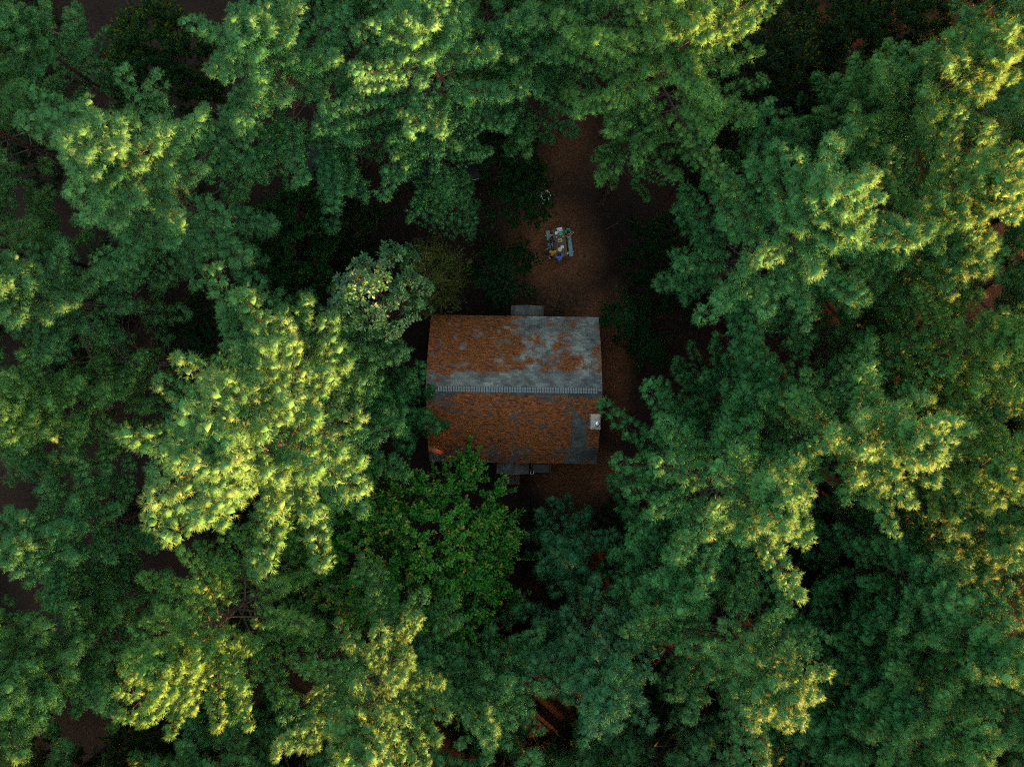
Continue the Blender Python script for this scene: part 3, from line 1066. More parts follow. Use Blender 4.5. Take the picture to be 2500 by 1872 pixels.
KIND['beech'] = make_broadleaf('beech', 11, 5.6, 21, clumps=150, shoots=17, leaves=28, leaf=(0.18, 0.10), shoot=0.75, upright=0.42, flat=0.42, tip=0.55)
KIND['oak'] = make_broadleaf('oak', 10, 3.0, 22, mat='oak', clumps=55, shoots=11, leaves=8, leaf=(0.26, 0.15), shoot=0.4, upright=0.7, flat=0.45, rosette=True)
KIND['dark1'] = make_broadleaf('understory_a', 8, 3.2, 23, clumps=60, shoots=14, leaves=20, leaf=(0.18, 0.115), shoot=0.45, upright=0.4, flat=0.6)
KIND['dark2'] = make_broadleaf('understory_b', 8, 3.2, 24, clumps=70, shoots=12, leaves=20, leaf=(0.17, 0.095), shoot=0.5, upright=0.35, flat=0.6)
KIND['shrub'] = make_broadleaf('shrub', 2.6, 1.4, 25, clumps=26, shoots=9, leaves=16, leaf=(0.16, 0.095), shoot=0.35, upright=0.35, flat=0.6)
KIND['cedar'] = make_cedar('cedar', 7, 2.5, 26)


def tree(name, kind, px, py, H, R, label, cat='tree', col=(1, 1, 1), group=None, rz=None, base=None):
    """tree whose top stands where the photo shows (px, py)"""
    k = KIND[kind]
    p = P(px, py, H * 0.97)
    root = empty(name, (p.x, p.y, base if base is not None else -0.1), random.uniform(0, 6.28) if rz is None else rz)
    root.scale = (R / k['R'], R / k['R'], H / k['H'])
    t = link('trunk', k['wood'], root)
    c = link('crown', k['crown'], root)
    c.color = tuple(col) + (1,)
    tag(root, label, cat, group)
    return root


GP = 'tall pines round the clearing'
G2 = 'pines packed along the right edge'
GU = 'dark understory trees between the pines'
GS = 'low shrubs on the forest floor'
TREES = [
    # tall pines
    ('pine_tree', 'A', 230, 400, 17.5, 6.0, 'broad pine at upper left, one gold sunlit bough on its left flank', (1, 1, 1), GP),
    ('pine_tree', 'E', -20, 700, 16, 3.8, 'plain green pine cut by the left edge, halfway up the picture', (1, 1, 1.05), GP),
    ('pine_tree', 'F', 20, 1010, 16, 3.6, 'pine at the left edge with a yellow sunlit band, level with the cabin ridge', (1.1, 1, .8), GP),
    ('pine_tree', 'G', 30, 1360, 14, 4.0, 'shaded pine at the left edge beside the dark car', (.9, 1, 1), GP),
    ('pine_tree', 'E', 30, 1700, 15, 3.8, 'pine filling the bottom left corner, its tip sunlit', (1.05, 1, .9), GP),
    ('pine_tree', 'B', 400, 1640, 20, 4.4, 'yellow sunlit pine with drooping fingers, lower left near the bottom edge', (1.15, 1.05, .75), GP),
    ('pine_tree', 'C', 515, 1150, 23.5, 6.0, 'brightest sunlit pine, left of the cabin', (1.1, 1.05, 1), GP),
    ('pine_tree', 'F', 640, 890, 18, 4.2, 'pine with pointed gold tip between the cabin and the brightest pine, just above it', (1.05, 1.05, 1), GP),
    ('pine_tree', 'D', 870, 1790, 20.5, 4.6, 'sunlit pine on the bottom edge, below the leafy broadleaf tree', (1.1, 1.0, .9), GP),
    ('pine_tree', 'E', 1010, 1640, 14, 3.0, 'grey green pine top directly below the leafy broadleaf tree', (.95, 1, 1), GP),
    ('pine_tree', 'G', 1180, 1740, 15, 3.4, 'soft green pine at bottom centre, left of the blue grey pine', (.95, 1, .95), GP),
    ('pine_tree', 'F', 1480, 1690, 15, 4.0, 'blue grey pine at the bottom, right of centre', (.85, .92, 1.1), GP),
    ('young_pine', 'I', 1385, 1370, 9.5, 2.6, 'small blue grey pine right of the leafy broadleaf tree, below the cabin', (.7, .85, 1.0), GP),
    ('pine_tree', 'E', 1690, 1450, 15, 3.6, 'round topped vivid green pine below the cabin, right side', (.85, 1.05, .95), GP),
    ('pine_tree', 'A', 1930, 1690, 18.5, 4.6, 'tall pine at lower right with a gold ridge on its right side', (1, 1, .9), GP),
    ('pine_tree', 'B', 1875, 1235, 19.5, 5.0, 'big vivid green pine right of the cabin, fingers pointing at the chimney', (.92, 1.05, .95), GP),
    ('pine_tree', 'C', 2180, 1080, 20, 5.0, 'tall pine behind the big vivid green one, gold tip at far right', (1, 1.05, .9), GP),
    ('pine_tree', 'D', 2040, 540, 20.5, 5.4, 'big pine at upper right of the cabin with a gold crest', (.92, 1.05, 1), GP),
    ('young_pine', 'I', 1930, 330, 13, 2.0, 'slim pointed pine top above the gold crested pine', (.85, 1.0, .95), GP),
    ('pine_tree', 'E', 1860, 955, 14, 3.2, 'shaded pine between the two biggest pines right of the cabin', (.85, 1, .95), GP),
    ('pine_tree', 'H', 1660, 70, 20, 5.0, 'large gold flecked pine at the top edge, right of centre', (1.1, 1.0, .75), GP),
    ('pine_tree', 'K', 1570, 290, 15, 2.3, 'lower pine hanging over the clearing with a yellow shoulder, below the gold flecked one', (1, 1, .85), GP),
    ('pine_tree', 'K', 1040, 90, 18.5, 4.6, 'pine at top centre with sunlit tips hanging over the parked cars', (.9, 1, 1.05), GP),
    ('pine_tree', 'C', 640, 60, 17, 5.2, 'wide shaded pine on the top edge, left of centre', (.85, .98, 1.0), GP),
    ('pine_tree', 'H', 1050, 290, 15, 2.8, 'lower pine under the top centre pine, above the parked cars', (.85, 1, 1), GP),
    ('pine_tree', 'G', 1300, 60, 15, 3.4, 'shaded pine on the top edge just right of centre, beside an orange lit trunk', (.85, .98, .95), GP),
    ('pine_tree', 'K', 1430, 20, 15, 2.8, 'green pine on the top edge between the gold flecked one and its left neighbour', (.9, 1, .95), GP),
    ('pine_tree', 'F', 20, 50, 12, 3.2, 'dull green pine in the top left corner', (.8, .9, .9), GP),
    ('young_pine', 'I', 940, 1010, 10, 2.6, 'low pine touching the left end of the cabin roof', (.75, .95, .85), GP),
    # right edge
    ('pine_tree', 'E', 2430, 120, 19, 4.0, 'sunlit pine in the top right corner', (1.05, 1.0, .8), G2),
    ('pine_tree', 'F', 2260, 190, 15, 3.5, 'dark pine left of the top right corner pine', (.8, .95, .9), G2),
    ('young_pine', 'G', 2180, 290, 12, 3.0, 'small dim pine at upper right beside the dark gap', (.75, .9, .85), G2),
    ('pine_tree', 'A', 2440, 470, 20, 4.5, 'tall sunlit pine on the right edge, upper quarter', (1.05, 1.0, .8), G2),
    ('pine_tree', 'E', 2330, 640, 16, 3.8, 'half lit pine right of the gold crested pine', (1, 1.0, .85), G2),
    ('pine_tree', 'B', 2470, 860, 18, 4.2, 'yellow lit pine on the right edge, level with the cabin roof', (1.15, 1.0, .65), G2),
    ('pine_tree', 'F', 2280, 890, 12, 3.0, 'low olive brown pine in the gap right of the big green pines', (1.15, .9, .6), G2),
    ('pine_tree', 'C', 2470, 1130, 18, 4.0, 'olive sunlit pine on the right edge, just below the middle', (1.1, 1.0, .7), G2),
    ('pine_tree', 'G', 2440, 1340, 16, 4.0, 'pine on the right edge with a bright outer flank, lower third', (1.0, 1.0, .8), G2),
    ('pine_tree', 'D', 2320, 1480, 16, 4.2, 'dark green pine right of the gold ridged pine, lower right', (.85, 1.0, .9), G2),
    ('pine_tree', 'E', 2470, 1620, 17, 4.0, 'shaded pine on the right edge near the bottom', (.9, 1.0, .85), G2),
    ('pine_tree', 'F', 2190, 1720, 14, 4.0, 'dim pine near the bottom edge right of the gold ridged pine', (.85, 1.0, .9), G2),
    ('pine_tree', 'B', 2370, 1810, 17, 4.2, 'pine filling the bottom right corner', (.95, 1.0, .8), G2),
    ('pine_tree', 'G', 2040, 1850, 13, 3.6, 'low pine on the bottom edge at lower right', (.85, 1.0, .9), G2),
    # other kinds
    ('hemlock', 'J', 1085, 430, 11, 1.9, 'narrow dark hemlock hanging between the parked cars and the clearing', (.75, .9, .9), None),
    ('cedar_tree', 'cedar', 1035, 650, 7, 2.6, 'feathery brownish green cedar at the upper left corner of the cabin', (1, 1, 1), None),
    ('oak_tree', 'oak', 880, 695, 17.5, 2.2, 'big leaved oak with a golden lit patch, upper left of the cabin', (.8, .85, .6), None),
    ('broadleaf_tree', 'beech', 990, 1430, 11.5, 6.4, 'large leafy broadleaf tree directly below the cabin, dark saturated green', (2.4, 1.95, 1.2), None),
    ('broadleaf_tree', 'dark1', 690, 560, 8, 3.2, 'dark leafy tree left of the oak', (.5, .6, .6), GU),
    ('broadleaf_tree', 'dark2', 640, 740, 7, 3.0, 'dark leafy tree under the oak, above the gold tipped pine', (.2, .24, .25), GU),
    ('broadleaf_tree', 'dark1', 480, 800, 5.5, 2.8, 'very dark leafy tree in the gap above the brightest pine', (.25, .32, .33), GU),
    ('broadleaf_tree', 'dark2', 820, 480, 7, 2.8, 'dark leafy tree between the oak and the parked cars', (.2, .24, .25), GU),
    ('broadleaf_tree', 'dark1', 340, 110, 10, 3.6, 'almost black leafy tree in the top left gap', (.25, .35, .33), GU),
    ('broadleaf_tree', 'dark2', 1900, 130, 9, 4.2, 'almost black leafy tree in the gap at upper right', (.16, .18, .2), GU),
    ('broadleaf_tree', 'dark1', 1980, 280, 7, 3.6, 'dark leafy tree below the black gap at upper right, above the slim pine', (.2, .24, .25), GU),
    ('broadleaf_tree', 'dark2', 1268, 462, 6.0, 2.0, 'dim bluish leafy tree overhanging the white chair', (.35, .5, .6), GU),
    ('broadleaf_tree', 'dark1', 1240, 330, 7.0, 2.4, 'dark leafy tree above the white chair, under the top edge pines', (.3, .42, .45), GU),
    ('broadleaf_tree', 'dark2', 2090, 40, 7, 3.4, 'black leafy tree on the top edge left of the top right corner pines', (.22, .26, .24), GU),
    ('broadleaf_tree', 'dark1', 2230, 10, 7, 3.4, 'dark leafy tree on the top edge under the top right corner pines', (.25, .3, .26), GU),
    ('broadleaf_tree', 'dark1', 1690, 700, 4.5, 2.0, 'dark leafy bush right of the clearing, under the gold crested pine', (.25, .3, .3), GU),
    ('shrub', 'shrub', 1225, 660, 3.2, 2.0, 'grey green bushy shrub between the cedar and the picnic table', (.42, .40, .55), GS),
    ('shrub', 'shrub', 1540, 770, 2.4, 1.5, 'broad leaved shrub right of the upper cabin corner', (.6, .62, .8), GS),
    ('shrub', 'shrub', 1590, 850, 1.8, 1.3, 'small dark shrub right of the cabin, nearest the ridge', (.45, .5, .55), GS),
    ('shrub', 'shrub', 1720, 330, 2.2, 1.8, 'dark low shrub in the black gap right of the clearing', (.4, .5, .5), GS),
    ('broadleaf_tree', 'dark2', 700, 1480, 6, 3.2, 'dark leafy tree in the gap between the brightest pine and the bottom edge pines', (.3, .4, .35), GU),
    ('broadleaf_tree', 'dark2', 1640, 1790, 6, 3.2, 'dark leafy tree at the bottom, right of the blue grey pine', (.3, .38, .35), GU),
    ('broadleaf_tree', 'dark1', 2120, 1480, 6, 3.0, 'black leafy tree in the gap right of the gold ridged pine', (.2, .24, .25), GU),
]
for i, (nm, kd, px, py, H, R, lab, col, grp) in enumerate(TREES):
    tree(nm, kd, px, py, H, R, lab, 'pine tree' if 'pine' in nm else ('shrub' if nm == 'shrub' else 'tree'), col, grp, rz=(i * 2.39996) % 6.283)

# the forest goes on past the frame: its lower boughs fill the picture's edges
rr = random.Random(5)
ORD = ['first', 'second', 'third', 'fourth', 'fifth', 'sixth', 'seventh', 'eighth', 'ninth', 'tenth', 'eleventh', 'twelfth', 'thirteenth', 'fourteenth']
EDGE = [('left', -29, -24, -26, 27, 10), ('right', 24, 30, -26, 27, 11), ('top', -22, 22, 19, 25, 10), ('bottom', -25, 25, -26, -20, 13)]
SUN_BLOCK = [(40, -48, 30, 11), (47, -52, 32, 12)]
edge_n = {}
for side, x0, x1, y0, y1, n in EDGE:
    for i in range(n):
        f = (i + 0.5) / n
        x = x0 + (x1 - x0) * (f if side in ('top', 'bottom') else rr.random())
        y = y0 + (y1 - y0) * (f if side in ('left', 'right') else rr.random())
        x += rr.uniform(-1, 1)
        y += rr.uniform(-1, 1)
        H = rr.uniform(13, 18)
        if (side == 'top' and (6 < x < 20 or x < -13)) or (side == 'left' and y > 17) or (side == 'left' and (-9.5 < y < -3 or 0.5 < y < 5)):
            continue
        k = rr.choice('EFG')
        R = rr.uniform(3.8, 4.8)
        root = empty('pine_tree', (x, y, -0.15), rr.uniform(0, 6.28))
        root.scale = (R / KIND[k]['R'],) * 2 + (H / KIND[k]['H'],)
        link('trunk', KIND[k]['wood'], root)
        c = link('crown', KIND[k]['crown'], root)
        v = rr.uniform(0.85, 1.05)
        c.color = (v * rr.uniform(.9, 1.1), v, v * rr.uniform(.8, 1.0), 1)
        edge_n[side] = edge_n.get(side, 0) + 1
        tag(root, 'dim pine cropped by the %s edge, %s from the %s' % (side, ORD[edge_n[side] - 1], 'left' if side in ('top', 'bottom') else 'bottom'), 'pine tree', 'pines cropped by the %s edge' % side)
for dist, t0, t1, n in SUN_BLOCK:               # unseen rows added towards the sun to block its low light
    for i in range(n):
        k, H, R = rr.choice('ABCDEFG'), rr.uniform(18.5, 22.5), rr.uniform(4.4, 5.6)
        t = t0 + (t1 - t0) * (i + rr.random() * 0.8) / n
        root = empty('pine_tree', (dist * 0.743 + 0.669 * t, -dist * 0.669 + 0.743 * t, -0.15), rr.uniform(0, 6.28))
        root.scale = (R / KIND[k]['R'],) * 2 + (H / KIND[k]['H'],)
        link('trunk', KIND[k]['wood'], root)
        link('crown', KIND[k]['crown'], root)
        tag(root, 'unseen pine added beyond the lower right corner to block the low sun', 'pine tree', 'pines added as sun blockers beyond the lower right corner')
# low bushes that fill the shade between the trunks
def taken(x, y):
    return (abs(x) < 8.0 and -8.5 < y < 7.5) or (-1.5 < x < 8.5 and 4 < y < 19) or (-15 < x < 2 and 9.5 < y < 20) or (-31 < x < -25 and -19 < y < -11)
for i in range(14):
    for j in range(11):
        x, y = -34.5 + i * 5.3 + rr.uniform(-1.6, 1.6), -25 + j * 5.5 + rr.uniform(-1.6, 1.6)
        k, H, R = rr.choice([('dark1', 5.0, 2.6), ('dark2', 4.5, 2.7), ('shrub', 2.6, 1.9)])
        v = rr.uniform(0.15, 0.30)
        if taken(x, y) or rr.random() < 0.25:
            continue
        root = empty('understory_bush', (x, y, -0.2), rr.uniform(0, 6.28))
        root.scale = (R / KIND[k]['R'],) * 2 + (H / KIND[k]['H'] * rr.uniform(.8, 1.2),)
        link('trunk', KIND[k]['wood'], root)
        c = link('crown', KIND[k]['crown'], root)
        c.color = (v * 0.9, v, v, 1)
        tag(root, 'low bush added to block sun streaks between the pine trunks', 'bush', 'bushes in the shade of the forest floor')
for x, y, H, R in ((12.5, -4.0, 4.5, 2.4), (16.5, -8.2, 5.5, 2.8), (20, -11, 7, 3.2), (14.5, -10.5, 8, 3.2), (18.5, -15, 8.5, 3.4), (23, -15.5, 7, 3.2), (11.5, -11, 6.5, 2.8), (25, -9, 7, 3.2)):  # bushes added to stop sun streaks on the path and roof
    root = empty('understory_bush', (x, y, -0.15), rr.uniform(0, 6.28))
    root.scale = (R / 3.2, R / 3.2, H / 8)
    link('trunk', KIND['dark1']['wood'], root)
    c = link('crown', KIND['dark1']['crown'], root)
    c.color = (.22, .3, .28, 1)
    tag(root, 'low bush added to block sun streaks between the pine trunks', 'bush', 'bushes in the shade of the forest floor')
for i in range(11):
    k = rr.choice(['dark1', 'dark2'])
    H, R = rr.uniform(5, 7), rr.uniform(2.9, 3.5)
    root = empty('understory_bush', (-26 + i * 5.2 + rr.uniform(-.8, .8), rr.uniform(-25.5, -21.5), -0.15), rr.uniform(0, 6.28))
    root.scale = (R / KIND[k]['R'],) * 2 + (H / KIND[k]['H'],)
    link('trunk', KIND[k]['wood'], root)
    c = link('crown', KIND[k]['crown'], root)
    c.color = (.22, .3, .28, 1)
    tag(root, 'low bush added to block sun streaks between the pine trunks', 'bush', 'bushes in the shade of the forest floor')
for i in range(28):  # unseen low screen added to block the sun near the ground
    lo = i % 2
    k = 'shrub' if lo else rr.choice(['dark1', 'dark2'])
    H, R = (6.0, 3.6) if lo else (9.0, 3.8)
    t = -54 + i * 3.2
    dist = 43.5 + rr.uniform(-1, 1)
    root = empty('broadleaf_tree', (dist * 0.743 + 0.669 * t, -dist * 0.669 + 0.743 * t, -0.15), rr.uniform(0, 6.28))
    root.scale = (R / KIND[k]['R'],) * 2 + (H / KIND[k]['H'],)
    link('trunk', KIND[k]['wood'], root)
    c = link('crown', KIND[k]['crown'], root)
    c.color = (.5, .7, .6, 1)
    tag(root, 'unseen low tree added beyond the lower right corner to block the sun', 'tree', 'low sun screen added beyond the lower right corner')

# every bush is told by the landmark it stands next to
MARKS = [('the cabin', 1250, 950), ('the picnic table', 1370, 600), ('the broad upper left pine', 230, 400), ('the yellow banded left edge pine', 60, 1010), ('the brightest pine', 515, 1150),
         ('the yellow drooping pine', 400, 1640), ('the oak', 900, 730), ('the leafy broadleaf tree', 1010, 1350), ('the sunlit bottom edge pine', 870, 1800), ('the blue grey pine', 1480, 1690),
         ('the gold ridged pine', 1930, 1690), ('the big vivid green pine', 1840, 1220), ('the gold crested pine', 2040, 540), ('the gold flecked top edge pine', 1720, 70), ('the top centre pine', 1040, 90),
         ('the wide shaded top edge pine', 640, 60), ('the parked cars', 1080, 440), ('the car at far lower left', 175, 1520), ('the top right corner pine', 2430, 120), ('the yellow lit right edge pine', 2450, 860),
         ('the bottom right corner pine', 2370, 1810), ('the top left corner pine', 40, 60), ('the bottom left corner pine', 30, 1700), ('the low olive brown pine', 2280, 890), ('the dark lower right pine', 2320, 1480)]
seen_marks = {}
bushes = []
for o in list(COL.objects):
    if o.name.startswith('understory_bush'):
        d = CAM_Z - 2.5
        px, py = CX + o.location.x * FPX / d, CY - o.location.y * FPX / d
        m = min(MARKS, key=lambda q: math.hypot(px - q[1], py - q[2]))
        a = math.degrees(math.atan2(m[2] - py, px - m[1])) % 360
        w = ['right of', 'up right of', 'above', 'up left of', 'left of', 'down left of', 'below', 'down right of'][int((a + 22.5) // 45) % 8]
        bushes.append((m[0], w, math.hypot(px - m[1], py - m[2]), o))
bushes.sort(key=lambda q: q[:3])
for m, w, d, o in bushes:
    k = seen_marks.get((m, w), 0)
    seen_marks[(m, w)] = k + 1
    o['label'] = ('dim low bush %s %s' % (w, m)) + ('' if k == 0 else ', %s outwards' % ORD[k])



# ------------------------------------------------------------------ things in the clearing
M['tablewood'] = simple('weathered_table_wood', (0.125, 0.080, 0.040), 0.75, noise=0.35, scale=9, bump=0.3)
M['teal'] = simple('teal_bench_paint', (0.16, 0.25, 0.25), 0.6, noise=0.3, scale=7)
M['tube'] = simple('white_tube', (0.75, 0.74, 0.70), 0.4, noise=0.08)
M['skin'] = simple('skin', (0.40, 0.20, 0.13), 0.55, noise=0.08)
M['hair'] = simple('black_hair', (0.010, 0.008, 0.008), 0.5, noise=0.3)
M['china'] = simple('white_plate', (0.80, 0.80, 0.80), 0.3, noise=0.03)


def mat_of(name, col, rough=0.7):
    if name not in M:
        M[name] = simple(name, col, rough, noise=0.15, scale=20)
    return M[name]


ZX, ZY, ZS = 1325.0, 545.0, 15.05      # the enlarged view of the table used to read positions


def Z(zx, zy, z):
    return P(ZX + zx / ZS, ZY + zy / ZS, z)


TB_C = Z(630, 715, 0.74)
TB_R = math.radians(6.5)
table = empty('picnic_table', (TB_C.x, TB_C.y, 0), TB_R)
tag(table, 'picnic table with brown board top and pale teal benches in the clearing', 'table')
for i in range(5):
    b = MB()
    b.box((0, 0, 0), (0.148, 1.80, 0.038))
    o = b.build('board', M['tablewood'], table, bevel=0.006)
    o.location = (-0.312 + i * 0.156, random.uniform(-0.008, 0.008), 0.74 + random.uniform(-0.002, 0.002))
for sx in (-1, 1):
    b = MB()
    b.box((sx * 0.66, 0, 0.44), (0.24, 1.80, 0.04))
    b.build('bench', M['teal'], table, bevel=0.006)
for sy in (-1, 1):
    b = MB()
    y = sy * 0.62
    b.tube([(-0.84, y, 0.39), (0.84, y, 0.39)], 0.024, 8)
    b.tube([(-0.50, y, 0.02), (-0.24, y, 0.69), (0.24, y, 0.69), (0.50, y, 0.02)], 0.024, 8)
    b.tube([(-0.70, y, 0.02), (-0.34, y, 0.02)], 0.022, 8)
    b.tube([(0.34, y, 0.02), (0.70, y, 0.02)], 0.022, 8)
    b.build('tube_frame', M['tube'], table)

TOP = 0.761


def plate(name, label, zx, zy, r, mat, food=None, cat='plate', h=0.022, z=TOP):
    e = empty(name, Z(zx, zy, z), random.uniform(0, 6))
    b = MB()
    b.lathe([(r * 0.55, 0.0), (r * 0.62, 0.002), (r, h), (r * 0.985, h + 0.003), (r * 0.60, 0.007), (0.004, 0.006)], 28)
    b.build('dish', mat, e, smooth=True)
    if food:
        f = MB()
        rnd = random.Random(zx)
        for k in range(food[1]):
            a, d = rnd.uniform(0, 6.28), rnd.uniform(0, r * 0.45)
            f.tube([(math.cos(a) * d, math.sin(a) * d, 0.008), (math.cos(a) * d + rnd.uniform(-.03, .03), math.sin(a) * d + rnd.uniform(-.03, .03), 0.022)], [0.016, 0.010], 6)
        f.build('food', food[0], e)
    tag(e, label, cat, 'dishes on the picnic table')
    return e


green_f = mat_of('green_salad', (0.05, 0.28, 0.05))
red_f = mat_of('red_meat', (0.30, 0.07, 0.05))
bread_f = mat_of('bread', (0.55, 0.36, 0.17))
plate('plate', 'white plate at the upper left of the picnic table, overlapping a small bowl', 505, 362, 0.108, M['china'], (mat_of('rice', (.6, .6, .55)), 3))
plate('plate', 'small white plate with crossed cutlery near the middle of the table', 722, 875, 0.108, M['china'], (M['steel'], 2))
plate('plate', 'large cream plate near the blue shirted person', 632, 965, 0.132, mat_of('cream_plate', (0.78, 0.66, 0.40), 0.4), (mat_of('pale_food', (.6, .5, .25)), 3))
plate('bowl', 'small grey bowl touching the upper white plate', 540, 420, 0.062, mat_of('grey_bowl', (0.20, 0.23, 0.27), 0.4), None, 'bowl', 0.045, TOP + 0.03)
plate('bowl', 'bright green round bowl of salad beside the silver tray', 668, 395, 0.112, mat_of('green_bowl', (0.10, 0.50, 0.14), 0.4), (green_f, 12), 'bowl', 0.05)
plate('bowl', 'small bowl of olive greens right of the bread board', 742, 620, 0.066, mat_of('olive_bowl', (0.16, 0.22, 0.05), 0.5), (green_f, 5), 'bowl', 0.035)
plate('cup', 'tiny white cup left of the bread board', 484, 650, 0.030, M['china'], None, 'cup', 0.075)
plate('cup', 'tiny cream cup near the green shirted person', 768, 408, 0.028, mat_of('cream_cup', (.7, .55, .4)), None, 'cup', 0.075)


def tray(name, label, zx, zy, sx, sy, h, mat, rz, cat, fill=None):
    e = empty(name, Z(zx, zy, TOP), rz)
    b = MB()
    t = 0.006
    b.box((0, 0, t / 2), (sx, sy, t))
    for dx, dy, wx, wy in ((-1, 0, t, sy), (1, 0, t, sy), (0, -1, sx, t), (0, 1, sx, t)):
        b.box((dx * (sx / 2), dy * (sy / 2), h / 2), (wx if dx else sx - t, wy if dy else sy - t, h))
    b.box((0, sy / 2 + 0.012, h), (sx * 0.98, 0.02, 0.004))
    b.box((0, -sy / 2 - 0.012, h), (sx * 0.98, 0.02, 0.004))
    b.build('shell', mat, e)
    if fill:
        f = MB()
        rnd = random.Random(int(zx))
        for k in range(8):
            x, y = rnd.uniform(-.36, .36) * sx, rnd.uniform(-.34, .34) * sy
            f.box((x, y, 0.02), (sx * 0.22, sy * 0.28, 0.025), rnd.uniform(0, 3))
        f.build('food', fill, e)
    tag(e, label, cat, 'dishes on the picnic table')
    return e


tray('foil_tray', 'white and silver tray at the top end of the picnic table', 625, 243, 0.32, 0.21, 0.06, M['steel'], math.radians(14), 'tray', M['china'])
tray('cutting_board', 'cream board of bread and meat in the middle of the table', 640, 635, 0.24, 0.17, 0.012, mat_of('cream_board', (0.68, 0.52, 0.33)), math.radians(12), 'board', mat_of('meat', (0.36, 0.15, 0.06)))
tray('snack_packet', 'red and white packet on the table left of the green bowl', 510, 515, 0.14, 0.08, 0.02, red_f, math.radians(-25), 'packet', M['china'])
tray('snack_packet', 'pink packet on the table below the green bowl, right edge', 742, 492, 0.15, 0.06, 0.02, mat_of('pink_packet', (0.52, 0.24, 0.20)), math.radians(18), 'packet')
for zx, zy, lab, mt in ((500, 240, 'dark drinks bottle beside the silver tray', (0.03, 0.03, 0.05)), (745, 805, 'small red bottle on the table above the crossed cutlery plate', (0.30, 0.03, 0.03)), (640, 720, 'dark green bottle below the bread board', (0.02, 0.09, 0.03))):
    e = empty('bottle', Z(zx, zy, TOP))
    b = MB()
    b.lathe([(0.030, 0), (0.034, 0.01), (0.034, 0.13), (0.014, 0.17), (0.013, 0.20)], 14)
    b.build('body', mat_of('bottle_%d' % zx, mt, 0.2), e, smooth=True)
    c = MB()
    c.lathe([(0.016, 0.198), (0.016, 0.222), (0.010, 0.225)], 10)
    c.build('cap', M['china'], e)
    tag(e, lab, 'bottle', 'bottles on the picnic table')


